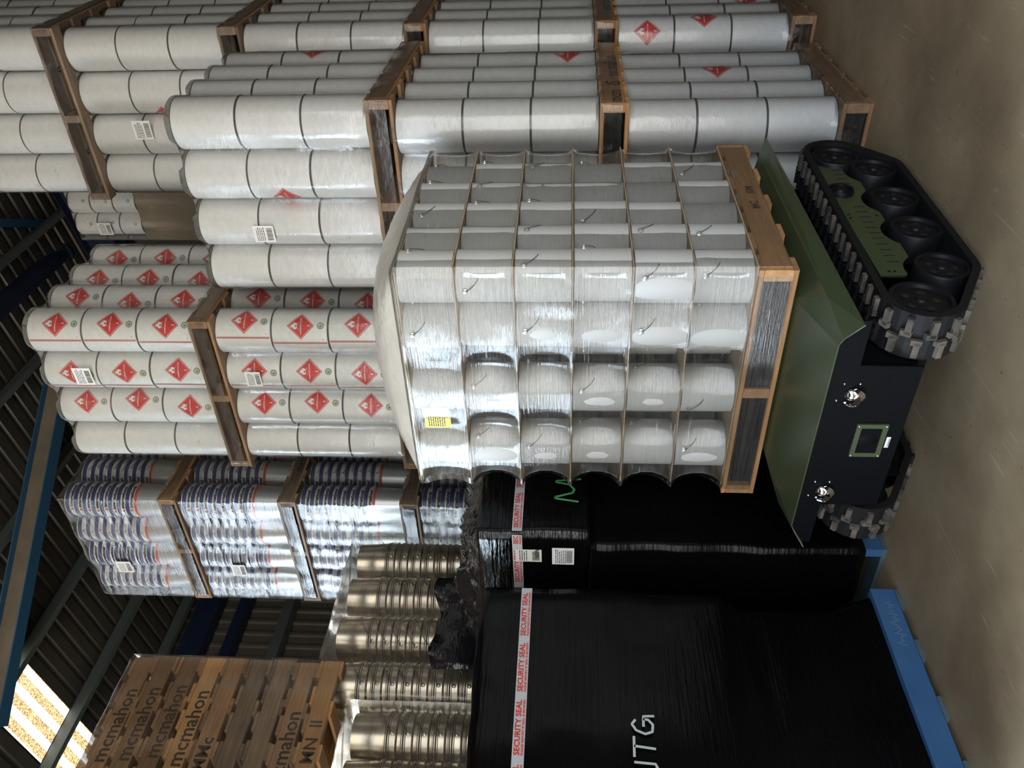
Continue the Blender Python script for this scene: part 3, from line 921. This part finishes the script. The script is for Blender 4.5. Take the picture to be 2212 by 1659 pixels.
# ---------------------------------------------------------------- nested pails
def ear(q, r, th, z, m, rad=.011):
    mx_ = Matrix.Rotation(th, 4, 'Z') @ Matrix.Translation((r, 0, z)) @ Matrix.Rotation(pi / 2, 4, 'Y')
    q.lathe([(rad, -.002), (rad, .004), (rad * .55, .006), (rad * .5, .011), (.001, .012)], m, 12, mx_, cap=False)


def banded_pail():
    """tapered open pail: blue band, white band with lettering, red band, silver body"""
    h = .30; rt, rb = .138, .119; R = lambda z: rb + (rt - rb) * z / h
    q = MB()
    q.lathe([(rb - .004, 0), (rb, .003, TIN), (R(.18), .18, TIN), (R(.203), .203, TIN), (R(.2031), .2031, ORED), (R(.224), .224, ORED), (R(.2241), .2241, PWHITE), (R(.262), .262, PWHITE),
             (R(.2621), .2621, NAVY), (R(.292), .292, NAVY), (rt + .003, .2935, TIN), (rt + .004, .297, TIN), (rt + .001, .300, TIN), (rt - .003, .299, TIN), (rt - .004, .29, TIN), (R(.1) - .003, .1, TIN)], TIN, 36, cap=False)
    q.lathe([(rb - .004, 0), (.001, 0)], TIN, 36, cap=False)
    me = q.mesh('banded_pail')
    q = MB(); vs, fs, w = text2d('International', .037, .05); k = .185 / w
    q.mapped(([(x * k - .07, y) for x, y in vs], fs), on_cyl(R(.245), 0, .231, .001), BLACKINK)
    for s_ in (1, -1): q.mapped(ribbon([(-.104, .002 if s_ > 0 else .024), (-.082, .024 if s_ > 0 else .002)], .007), on_cyl(R(.245), 0, .231, .001), RED)
    txt = q.mesh('brand_lettering')
    q = MB(); ear(q, R(.245), 0, .243, TIN)
    hd = MB()
    hd.tube([((R(.24) + .013) * cos(a), (R(.24) + .013) * sin(a), .243 - .10 * sin(a)) for a in [pi * i / 14 for i in range(15)]], .0018, WIRE, 5)
    return me, txt, q.mesh('handle_ear'), hd.mesh('bail_handle')


def silver_pail():
    """inverted tinplate pail: closed end up, beaded mouth down"""
    h = .27; rt, rb = .134, .150; R = lambda z: rb + (rt - rb) * z / h
    q = MB(); pr = [(rb - .006, .02), (rb - .004, 0), (rb + .003, .001), (rb + .006, .005), (rb + .003, .009), (R(.012) - .002, .012, RIM)]
    for zz in (.052, .066):
        pr += [(R(zz - .007), zz - .007), (R(zz) + .006, zz - .003), (R(zz) + .006, zz + .001), (R(zz) - .001, zz + .006, RIM), (R(zz + .007), zz + .007, RIM)]
    pr += [(R(.16), .16), (R(.262), .262), (rt + .002, .265), (rt + .002, .270), (rt - .006, .270), (rt - .008, .262), (.001, .262)]
    q.lathe(pr, STEEL, 40, cap=False)
    e = MB(); ear(e, R(.034), 0, .033, STEEL, .013)
    hd = MB(); hd.tube([((R(.02) + .014) * cos(a), (R(.02) + .014) * sin(a), .033 + .11 * sin(a)) for a in [pi * i / 14 for i in range(15)]], .0016, WIRE, 5)
    return q.mesh('silver_pail'), e.mesh('handle_ear'), hd.mesh('bail_handle')


PB, PBT, PBE, PBH = banded_pail(); PS, PSE, PSH = silver_pail()
EX, EY, EP, EC = 4.36, 4.37, .285, .155
EW = 1.165
for t, z in enumerate((1.67, 2.62, 3.57, 4.52)):
    tw = ['bottom pallet', 'third pallet down', 'second pallet down', 'top pallet'][t]
    pallet('timber_pallet', (EX, EY, z), OLD if t < 3 else PINE, 'weathered timber pallet under blue banded pails, %s of that stack' % tw, stamp=[('mcmahon', .35, .10)] if t == 2 else None)
    cols = [(0, 0), (0, 1), (0, 2), (0, 3), (1, 0), (2, 0)]
    if t == 0: cols = [(0, 0), (0, 1), (1, 0)]
    for (i, j) in cols:
        rnd = random.Random(t * 10 + i * 3 + j * 5)
        x, y = EX + EC + i * EP, EY + EC + j * EP
        # lettering on the corner column faces the camera; the others are turned
        th0 = atan2(-y, -x) + {(0, 0): .02, (0, 1): 1.25, (0, 2): -.75, (0, 3): 1.2, (1, 0): -1.0, (2, 0): 1.5}[(i, j)]
        for k_ in range(8):
            o = place(PB, 'banded_pail', None, (x, y, z + .146 + .07 * k_), (0, 0, th0 + rnd.uniform(-.12, .12)))
            tag(o, 'blue banded pail, %s rim up, %s, %s of stack' % (ORD[k_], {(0, 0): 'near corner column'}.get((i, j), '%s column on %s face' % (ORD[i or j], 'left' if i == 0 else 'right')), tw), 'pail', 'nested blue banded pails')
            place(PBT, 'brand_lettering', o)
            place(PBE, 'handle_ear', o, None, (0, 0, 1.35)); place(PBE, 'handle_ear', o, None, (0, 0, 1.35 + pi)); place(PBH, 'bail_handle', o, None, (0, 0, 1.35))
    me = wrap_shell(EW, EW, .03, .145 + .80, lambda side, s, zz: 0.0 if zz < .14 else (.014 + .012 * sin(pi * (s * EW - EC) / EP) ** 2 if EC < s * EW < EW - EC else .014) + .006 * max(0, sin((zz - .44) * 2 * pi / .07)) * (zz > .44), FILME, seg=18,
                    zs=[.03, .1, .14, .16] + [.2, .28, .36, .44] + [.44 + .0175 * i for i in range(1, 29)], seed=t * 5, noise_amp=.006, rtop=.04)
    o = place(me, 'stretch_wrap', None, (EX, EY, z)); tag(o, 'streaky shiny wrap round blue banded pails, %s of that stack' % tw, 'plastic wrap', 'wraps round the banded pails')
paper('white paper label on the streaky wrap, top pallet of blue banded pails', on_left(EX - .012, 5.21, 5.10), .13, .13, 12)
paper('white paper label on the streaky wrap, second pallet down of blue banded pails', on_left(EX - .012, 5.22, 4.13), .13, .12, 13)

FY = 4.45
for s, (x0, base, npail, w, xs) in enumerate(((2.72, 1.70, 10, 1.24, [2.865, 3.205, 3.53, 3.84]), (1.50, 1.50, 10, 1.18, [1.66, 1.95, 2.24, 2.53]))):
    sw = ['right', 'left'][s]
    pallet('timber_pallet', (x0 + .01, FY - .17, base - (.04 if s else 0)), OLD, 'weathered timber pallet under the %s group of silver pails' % sw)
    zb = base + .146 - (.04 if s else 0)
    for ci, x in enumerate(xs):
        for rowi, yy in ((0, FY), (1, FY + .31)):
            if rowi and (s == 1 or ci not in (0, 3)): continue
            for k_ in range(npail):
                if rowi and k_ < 5: continue
                o = place(PS, 'silver_pail', None, (x, yy, zb + .093 * k_ + (0 if not rowi else 0)), (0, 0, -2.2 + [.2, -.5, .75, .35][ci] + .05 * k_ * (ci == 1)))
                tag(o, 'silver pail, %s rim up, %s column from the right%s, %s silver group' % (ORD[k_], ORD[3 - ci], ' in back row' if rowi else '', sw), 'pail', 'nested silver pails')
                place(PSE, 'handle_ear', o); place(PSE, 'handle_ear', o, None, (0, 0, pi)); place(PSH, 'bail_handle', o, None, (0, 0, 0))
            if rowi:      # the hidden lower pails of the back row stand on a timber block
                q = MB(); q.rbox((x - .1, yy - .1, zb - .001), (x + .1, yy + .1, zb + .465), WOODD, .01); tag(q.build('timber_block'), 'timber block under the back row of silver pails, %s column' % ORD[3 - ci], 'block')
    me = wrap_shell(w, 1.16, .03, .146 + .93 + .20, lambda side, s_, zz: 0.0 if zz < .14 else .01 + .02 * abs(sin(s_ * 12)), FILMF, seg=16, seed=s * 7 + 2, noise_amp=.012, rtop=.05)
    o = place(me, 'stretch_wrap', None, (x0, FY - .17, base - (.04 if s else 0))); tag(o, 'dusty clear wrap round the %s group of silver pails' % sw, 'plastic wrap', 'wraps round the silver pails')

# stack of empty pallets, upper left of the upright view
GX, GY, GZ = 1.735, 4.25, 2.835
PILE = [('mcmahon', .62, .118)]
for k_ in range(9):
    st = {8: [('mcmahon', .50, .115)], 7: [('mcmahon', .50, .115)], 6: [('mcmahon', .52, .115)], 5: [('mcmahon', .48, .118)], 4: [('MMc', .46, .10)], 1: [('mcmahon', .38, .118)], 0: [('MN  II', .52, .10)]}.get(k_)
    rn = random.Random(k_)
    pallet('timber_pallet', (GX + rn.uniform(-.012, .012), GY + rn.uniform(-.012, .012), GZ + .1455 * k_), [ORANGE, PINE, OLD, OLD, PINE, ORANGE, PINE, PINE, PINE][k_],
           'empty timber pallet, %s from the bottom of the high pallet pile' % ORD[k_], 'pile of empty pallets', stamp=st)
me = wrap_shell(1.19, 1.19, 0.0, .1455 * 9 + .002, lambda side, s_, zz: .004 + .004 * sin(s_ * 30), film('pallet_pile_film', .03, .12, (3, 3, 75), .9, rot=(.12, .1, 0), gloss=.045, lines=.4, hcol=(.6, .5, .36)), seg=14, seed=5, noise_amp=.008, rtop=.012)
o = place(me, 'stretch_wrap', None, (GX - .012, GY - .012, GZ)); tag(o, 'clear streaky wrap round the high pile of empty pallets', 'plastic wrap')


# ---------------------------------------------------------------- small drums at the back
DX, DY, DZ = 6.72, 2.22, 5.44
pallet('timber_pallet', (DX - .01, DY - .02, 4.44), OLD, 'timber pallet high up at the back wall under the small badge drums')
me_s = drum_mesh('small_drum', .107, .212, WHITE, seg=28); me_sc = chime_mesh(.107, .212, seg=28)
me_sb = badge_mesh(.106, .06, .017)
o = black_load('wrapped_carton', DX, DY, DX + 1.1, DY + 1.12, 4.585, DZ, CARTON, 'brown carton under cloudy film high at the back, below small drums', amp=.004, nx=8, ny=8, nz=6)
o['category'] = 'carton'
for l in range(3):
    for j in range(5):
        o = place(me_s, 'small_drum', None, (DX + .11, DY + .11 + j * .218, DZ + .002 + l * .213), (0, 0, -2.75 + .1 * sin(l * 3 + j)))
        tag(o, 'small white drum at the back, %s layer up, %s from the left' % (ORD[l], ORD[4 - j]), 'drum', 'small white drums at the back')
        place(me_sc, 'bottom_chime', o); place(me_sc, 'top_chime', o, (0, 0, .206)); place(me_sb, 'round_badge', o)
me = wrap_shell(1.12, 1.12, .0, 1.55, lambda side, s_, zz: .0 + .02 * sin(pi * s_ * 5) ** 2, FILMA, seg=14, seed=1, rtop=.03, noise_amp=.006)
o = place(me, 'stretch_wrap', None, (DX - .01, DY - .01, 4.50)); tag(o, 'clear wrap round the small drums high at the back', 'plastic wrap')
paper('white paper barcode label on wrap of the small drums at the back', on_left(DX - .03, 3.26, 5.72), .12, .13, 21)


# ================================================================ front pallet of drums (on the carrier)
JO = (2.70, 1.47); JR = radians(-2); JZ = .652
J = empty('timber_pallet', (JO[0], JO[1], JZ)) if 0 else None
jm = Matrix.Translation((JO[0], JO[1], 0)) @ Matrix.Rotation(JR, 4, 'Z')
pallet('timber_pallet', (JO[0], JO[1], JZ), ORANGE, 'fresh orange timber pallet under the front load of drums on the tracked carrier', rz=JR, stamp=[('MC', .50, .05), ('IIIM', .64, .05)], patch=1.1)
JH, JD = .2275, .104                                     # layer height, drum radius
ME_JD = drum_mesh('squat_drum', JD, JH - .008, OFFW, rim=.003); ME_JC = chime_mesh(JD, JH - .008, .0035, TIN)
q = MB(); ear(q, JD, 0, JH - .045, TIN, .012); ME_JE = q.mesh('handle_ear')
q = MB(); q.tube([((JD + .010 - .004 * t) * cos(.16 * t), (JD + .010) * sin(.16 * t), JH - .045 - .030 * t + .004 * t * t) for t in [k / 3 for k in range(0, 10)]], .0016, WIRE, 5); ME_JW = q.mesh('bail_wire')
SPOTS = [(.112, .092, 'near corner'), (.113, .308, 'second along left face'), (.114, .642, 'third along left face'), (.116, .958, 'fourth along left face'),
         (.30, .475, 'set back between second and third on left face'), (.30, .800, 'set back between third and fourth on left face'), (.33, 1.050, 'set back at far left end'),
         (.322, .094, 'second along right face'), (.532, .096, 'third along right face'), (.740, .098, 'fourth along right face'), (.945, .100, 'fifth along right face'), (1.04, .29, 'set back at far right end')]
zl = JZ + .145
for l in range(6):
    q = MB(); sx0 = .014 + .004 * sin(l * 2.1); q.box((sx0, -.008, 0), (1.150 - sx0, 1.125 - .006 * (l % 3), .005), CARD)
    o = q.build('cardboard_sheet'); o.matrix_world = jm @ Matrix.Translation((0, 0, zl + l * JH)); tag(o, 'brown cardboard sheet under the %s layer of drums on the carrier pallet' % ORD[l], 'cardboard', 'cardboard sheets between drum layers')
    for si, (x, y, w_) in enumerate(SPOTS):
        rn = random.Random(l * 31 + si)
        o = place(ME_JD, 'squat_drum'); o.matrix_world = jm @ Matrix.Translation((x + rn.uniform(-.008, .008), y + rn.uniform(-.006, .006), zl + l * JH + .0055)) @ Matrix.Rotation(-2.4 + rn.uniform(-1.25, 1.25), 4, 'Z')
        tag(o, 'squat drum, %s layer up, %s, carrier pallet' % (ORD[l], w_), 'drum', 'squat drums on the carrier pallet')
        place(ME_JC, 'bottom_chime', o); place(ME_JC, 'top_chime', o, (0, 0, JH - .0115)); place(ME_JE, 'handle_ear', o); place(ME_JE, 'handle_ear', o, None, (0, 0, pi)); place(ME_JW, 'bail_wire', o)
q = MB(); q.box((.02, .02, 0), (1.13, 1.13, .005), CARD); o = q.build('cardboard_sheet'); o.matrix_world = jm @ Matrix.Translation((0, 0, zl + 6 * JH)); tag(o, 'brown cardboard sheet on top of the front load of drums', 'cardboard')


def j_inset(side, s, z):
    zz = z - .145
    if zz < 0: return 0.0
    k_ = int(min(5.999, zz / JH)); f = (zz / JH) - k_
    bow = max(0, sin(pi * f)) ** .55
    x = s * 1.15 if side in 'FR' else (1 - s) * 1.15
    y_ = {'F': x, 'R': s * 1.15, 'B': (1 - s) * 1.15, 'L': (1 - s) * 1.15}[side]
    if side == 'F': d = -.008 + (.06 * (y_ - 1.04) / .11 if y_ > 1.04 else .004 * sin(pi * (y_ - .112) / .208) ** 2)
    elif side == 'L':
        d = .012
        for c in (.475, .80): d += .036 * math.exp(-((y_ - c) / .06) ** 2)
        if y_ > 1.04: d += .09 * (y_ - 1.04) / .11
        if k_ == 5: d *= .5
    elif side == 'B': d = .095 * (1 - .45 * math.exp(-((y_ - .5) / .5) ** 2)) if k_ < 5 else .05
    else: d = .07
    return (-.006 if side == 'F' else .004) + d * bow + (.0 if side != 'B' else .018)


zs = [.02, .06, .10, .143]
for k_ in range(6):
    for f in (.02, .08, .2, .38, .6, .8, .92, .985): zs.append(.145 + (k_ + f) * JH)
me = wrap_shell(1.15, 1.15, .02, .145 + 6 * JH + .004, j_inset, FILMJ, zs=zs + [.145 + 6 * JH + .004], seg=26, seed=4, noise_amp=.003, rtop=.02)
o = place(me, 'stretch_wrap'); o.matrix_world = jm @ Matrix.Translation((.005, .005, JZ)); tag(o, 'streaky shiny plastic wrap round the front load of drums on the carrier', 'plastic wrap')
# cloudy cover sheet billowing over the top
q = MB(); n = 40; vs = []
for i in range(n + 1):
    for j_ in range(n + 1):
        u, v = i / n * 2 - 1, j_ / n * 2 - 1
        sh = max(0, (1 - abs(u) ** 2.6)) ** .6 * max(0, (1 - abs(v) ** 2.6)) ** .6
        zz = .205 * sh + .016 * abs(noise.noise(Vector((u * 5, v * 5, 1)))) * sh + .006 * noise.noise(Vector((u * 17, v * 17, 4)))
        vs.append((.58 + u * .56, .58 + v * .56, zz))
q.add(vs, [(i * (n + 1) + j_, (i + 1) * (n + 1) + j_, (i + 1) * (n + 1) + j_ + 1, i * (n + 1) + j_ + 1) for i in range(n) for j_ in range(n)], FILMT, True)
o = q.build('cover_sheet'); o.matrix_world = jm @ Matrix.Translation((0, 0, zl + 6 * JH + .008)); tag(o, 'cloudy cream plastic sheet billowing over the top of the front load', 'plastic sheet')
o = sticker(None, on_left(0, 0, 0), .11, .115, rows=8, rnd=33, name='yellow_label', m=YELLOW, bars=False); o.matrix_world = jm @ Matrix.Translation((.012, .80, zl + 5 * JH + .07))
tag(o, 'yellow printed label under the wrap on the top layer of the front load', 'label')

# ================================================================ tracked carrier
K = empty('tracked_carrier', (JO[0], JO[1], 0), JR)
tag(K, 'low olive green tracked carrier with rubber tracks under the front pallet', 'tracked vehicle')
YM = 1.03                                                # mirror: y -> YM - y


def hull_poly(circles, n=72):
    pts = []
    for (cx, cz, r) in circles:
        for k_ in range(n): pts.append((cx + r * cos(2 * pi * k_ / n), cz + r * sin(2 * pi * k_ / n)))
    pts = sorted(set((round(a, 5), round(b_, 5)) for a, b_ in pts))
    cr = lambda o_, a, b_: (a[0] - o_[0]) * (b_[1] - o_[1]) - (a[1] - o_[1]) * (b_[0] - o_[0])
    lo = []; up = []
    for p in pts:
        while len(lo) > 1 and cr(lo[-2], lo[-1], p) <= 0: lo.pop()
        lo.append(p)
    for p in reversed(pts):
        while len(up) > 1 and cr(up[-2], up[-1], p) <= 0: up.pop()
        up.append(p)
    return lo[:-1] + up[:-1]


def resample(poly, step):
    P = [Vector(p) for p in poly]; L = sum((P[(i + 1) % len(P)] - P[i]).length for i in range(len(P))); n = round(L / step); step = L / n
    out = []; acc = 0; nxt = 0
    for i in range(len(P)):
        a, b_ = P[i], P[(i + 1) % len(P)]; d = (b_ - a).length
        while nxt < acc + d - 1e-9 and len(out) < n:
            out.append(a.lerp(b_, (nxt - acc) / d)); nxt += step
        acc += d
    return out


WHEELS = [(.012, .148), (.305, .146), (.575, .147), (.865, .150)]
for side in (0, 1):
    ya, yb = (-.03, .145) if side == 0 else (YM - .145, YM + .03)
    loop = resample(hull_poly([(-.209, .292, .142), (0.012, .148, .122), (.865, .148, .122), (1.0, .285, .142)]), .0375)
    n = len(loop); q = MB(); T = .028
    nrm = []
    for i in range(n):
        t = (loop[(i + 1) % n] - loop[i - 1]).normalized(); nrm.append(Vector((t.y, -t.x)))
    vs = []
    for i, p in enumerate(loop):
        pi_ = p - nrm[i] * T
        vs += [(p.x, ya, p.y), (p.x, yb, p.y), (pi_.x, yb, pi_.y), (pi_.x, ya, pi_.y)]
    fs = []
    for i in range(n):
        j_ = (i + 1) % n
        for c in range(4): fs.append((i * 4 + c, j_ * 4 + c, j_ * 4 + (c + 1) % 4, i * 4 + (c + 1) % 4))
    q.add(vs, fs, RUBBER)
    mid = (ya + yb) / 2
    for i in range(0, n, 2):
        for half in (0, 1):
            ii = (i + half) % n; p = loop[ii]; t = Vector((-nrm[ii].y, nrm[ii].x)); o3 = lambda u, y, w: (p.x + t.x * u + nrm[ii].x * w, y, p.y + t.y * u + nrm[ii].y * w)
            if half == 0: y0, y1, yf = ya + .014, mid - .012, mid - .004
            else: y0, y1, yf = mid + .012, yb - .014, mid + .004
            bar = [(-.012, y0), (.012, y0), (.012, y1), (-.012, y1)]
            e_ = mid - .024 if half == 0 else mid + .024
            foot = [(-.026, min(e_, yf)), (.016, min(e_, yf)), (.016, max(e_, yf)), (-.026, max(e_, yf))]
            for poly in (bar, foot):
                vs = [o3(u, y, .0) for u, y in poly] + [o3(u * .85, y, .015) for u, y in poly]
                q.add(vs, [(4, 5, 6, 7), (0, 1, 5, 4), (1, 2, 6, 5), (2, 3, 7, 6), (3, 0, 4, 7)], DUSTY if (half == side or nrm[ii].x < -.45) else RUBBER)
    q.build('rubber_track', K)
    # wheels
    yo = -.012 if side == 0 else YM + .012
    sg = 1 if side == 0 else -1

    def wheel(x, z, r, nm, th=.11):
        q = MB(); mx_ = Matrix.Translation((x, yo, z)) @ Matrix.Rotation(-pi / 2 * sg, 4, 'X')
        q.lathe([(.018, -.002), (.022, .004), (r * .62, .014), (r * .80, .012), (r * .84, .0), (r * .96, -.002), (r, .004), (r, th), (r * .5, th)], WHEEL, 36, mx_)
        for k_ in range(5):
            a = 2 * pi * k_ / 5 + .3
            m2 = mx_ @ Matrix.Translation((r * .45 * cos(a), r * .45 * sin(a), .0095)) @ Matrix.Scale(1, 4)
            q.lathe([(r * .13, 0), (r * .13, .001), (.0005, .001)], BLACKINK, 14, m2 @ Matrix.Rotation(pi, 4, 'X'), cap=False)
        q.build(nm, K)
    for x, z in WHEELS: wheel(x, z, .098, 'road_wheel')
    wheel(-.209, .292, .112, 'drive_wheel'); wheel(1.0, .285, .105, 'drive_wheel'); wheel(.655, .345, .055, 'return_roller')
    # scalloped side plate with slots
    yp = .006 if side == 0 else YM - .006
    top = [(-.075, .335), (-.05, .372), (.97, .388), (1.0, .37)]
    bot = []
    for k_ in range(61):
        x = 1.0 - k_ / 60 * 1.03; z = .232
        for wx, wz in WHEELS:
            d = .128 ** 2 - (x - wx) ** 2
            if d > 0: z = max(z, wz + sqrt(d))
        if x < -.0: z = max(z, .262 + (-x) * .7)
        bot.append((x, min(z, .372)))
    poly = bot + [(-.075, .335), (-.05, .372)][::1] + [(.97, .388)]
    q = MB(); vs = []; m_ = len(bot)
    tops = [(x, .372 + .016 * (x + .05) / 1.02) for x, z in bot]
    vs = [(x, yp, z) for x, z in bot] + [(x, yp, z) for x, z in tops]
    vs += [(x, yp + .006 * sg, z) for x, z in bot] + [(x, yp + .006 * sg, z) for x, z in tops]
    fs = []
    for i in range(m_ - 1):
        fs += [(i, i + 1, m_ + i + 1, m_ + i), (2 * m_ + i, 2 * m_ + i + 1, 3 * m_ + i + 1, 3 * m_ + i), (i, i + 1, 2 * m_ + i + 1, 2 * m_ + i), (m_ + i, m_ + i + 1, 3 * m_ + i + 1, 3 * m_ + i)]
    q.add(vs, fs, GREEN)
    for k_ in range(19):
        x = .07 + k_ * .045
        if .56 < x < .74: continue
        z = .300 + .006 * x; q.box((x - .0022, yp - .0012 * sg - .0005, z - .022), (x + .0022, yp - .0012 * sg + .0005, z + .022), BLACKINK)
    for x, z in ((.0, .315), (.0, .335), (.42, .362), (.45, .362), (.93, .35), (.93, .368), (.44, .255)):
        q.lathe([(.006, 0), (.005, .003), (.0005, .004)], WHEEL, 10, Matrix.Translation((x, yp, z)) @ Matrix.Rotation(pi / 2 * sg, 4, 'X'), cap=False)
    q.build('side_plate', K)
    q = MB(); q.box((-.15, .135 if side == 0 else YM - .15, .12), (1.0, .15 if side == 0 else YM - .135, .43), BLKPLATE); q.build('track_frame', K)
# chassis and green cover
q = MB(); q.box((-.34, .16, .30), (1.02, YM - .16, .59), BLKPLATE); q.box((-.2, .16, .2), (1.0, YM - .16, .30), BLKPLATE); q.build('chassis', K)
A0 = lambda s: (.03, .135 if s == 0 else YM - .135, .648)
ys = lambda y, s: y if s == 0 else YM - y
q = MB()
A_, B_, Q_, P_, R_ = (.03, .135, .648), (-.185, .0, .598), (-.375, .068, .596), (-.375, .042, .584), (-.40, -.032, .537)
Ar, Br, Qr, Pr, Rr = (1.02, .135, .648), (1.12, .03, .60), (1.17, .1, .58), (1.17, .03, .58), (1.18, -.03, .565)
mir = lambda p: (p[0], YM - p[1], p[2])
T_ = .006
pts = [A_, B_, Q_, P_, R_, Ar, Br, Qr, Pr, Rr]; allp = pts + [mir(p) for p in pts]
faces = [(0, 5, 15, 10), (2, 0, 10, 12), (0, 2, 3, 1), (10, 11, 13, 12), (0, 1, 6, 5), (10, 15, 16, 11), (1, 3, 4, 9, 6), (11, 16, 19, 14, 13), (5, 6, 8, 7), (15, 17, 18, 16), (6, 9, 8), (16, 18, 19), (5, 7, 17, 15)]
q.add(allp, faces, GREEN)
o = q.build('hull_cover', K); md = o.modifiers.new('thickness', 'SOLIDIFY'); md.thickness = .005; md.offset = -1
q = MB(); sc = lambda y, z: (-.372, y, z)
poly = [sc(.068, .590), sc(-.028, .530), sc(-.030, .505), sc(.155, .503), sc(.158, .290), sc(YM - .195, .290), sc(YM - .193, .503), sc(YM + .030, .505), sc(YM + .028, .530), sc(YM - .068, .590)]
q.prism(poly, (.008, 0, 0), BLKPLATE); q.build('front_plate', K)


def bolt(q, y, z, r=.0045): q.lathe([(r, 0), (r * .8, .003), (r * .3, .005), (.0003, .0052)], CHROME, 12, Matrix.Translation((-.3722, y, z)) @ Matrix.Rotation(-pi / 2, 4, 'Y'), cap=False)


for yy, zz in ((.278, .508), (.757, .516)):
    q = MB(); c = Matrix.Translation((-.374, yy, zz)) @ Matrix.Rotation(-pi / 2, 4, 'Y')
    q.lathe([(.024, 0), (.024, .004), (.021, .010), (.014, .019), (.006, .023), (.0005, .024)], CHROME, 24, c, cap=False)
    pts = []
    for k_ in range(17):
        a = radians(-75 + 190 * k_ / 16); pts.append((-.374 - .016 - .014 * sin(pi * k_ / 16), yy + .031 * sin(a) * 1.0 + .006, zz - .031 * cos(a) + .002))
    vs = []
    for i, p in enumerate(pts):
        w_ = .004 + .012 * sin(pi * min(1, (i + 2) / 18))
        vs += [(p[0] - .004, p[1], p[2] + w_ * .2), (p[0] + .012, p[1] - w_ * .3, p[2] - w_), (p[0] + .014, p[1] + w_ * .3, p[2] + w_)]
    fs = []
    for i in range(len(pts) - 1):
        for c_ in range(3): fs.append((i * 3 + c_, i * 3 + (c_ + 1) % 3, i * 3 + 3 + (c_ + 1) % 3, i * 3 + 3 + c_))
    q.add(vs, fs, CHROME, True)
    q.build('chrome_tow_hook', K)
    q = MB()
    for dy, dz in ((-.045, .032), (-.045, -.022), (.03, .045), (.05, -.028)): bolt(q, yy + dy, zz + dz)
    q.build('bolt', K)
q = MB(); y0, y1, z0, z1 = .415, .572, .345, .456; w_ = .018
for a, b_ in (((-.380, y0, z0), (-.372, y1, z0 + w_)), ((-.380, y0, z1 - w_), (-.372, y1, z1)), ((-.380, y0, z0 + w_), (-.372, y0 + w_, z1 - w_)), ((-.380, y1 - w_, z0 + w_), (-.372, y1, z1 - w_))): q.box(a, b_, GREEN)
o = q.build('window_frame', K)
q = MB(); q.box((-.3755, y0 + w_, z0 + w_), (-.3725, y1 - w_, z1 - w_), BLKPLATE)
q.lathe([(.034, 0), (.030, .002), (.001, .002)], BLKPLATE, 24, Matrix.Translation((-.3757, (y0 + y1) / 2, (z0 + z1) / 2)) @ Matrix.Rotation(-pi / 2, 4, 'Y'), cap=False); q.build('socket_recess', o)
q = MB()
for yy in (y0 + .007, y1 - .007):
    for zz in (z0 + .007, z1 - .007): q.lathe([(.004, 0), (.003, .003), (.0003, .004)], CHROME, 10, Matrix.Translation((-.380, yy, zz)) @ Matrix.Rotation(-pi / 2, 4, 'Y'), cap=False)
q.build('bolt', o)
sticker(K, on_left(-.3735, .530, .322), .052, .015, rows=0, rnd=40, name='barcode_sticker')
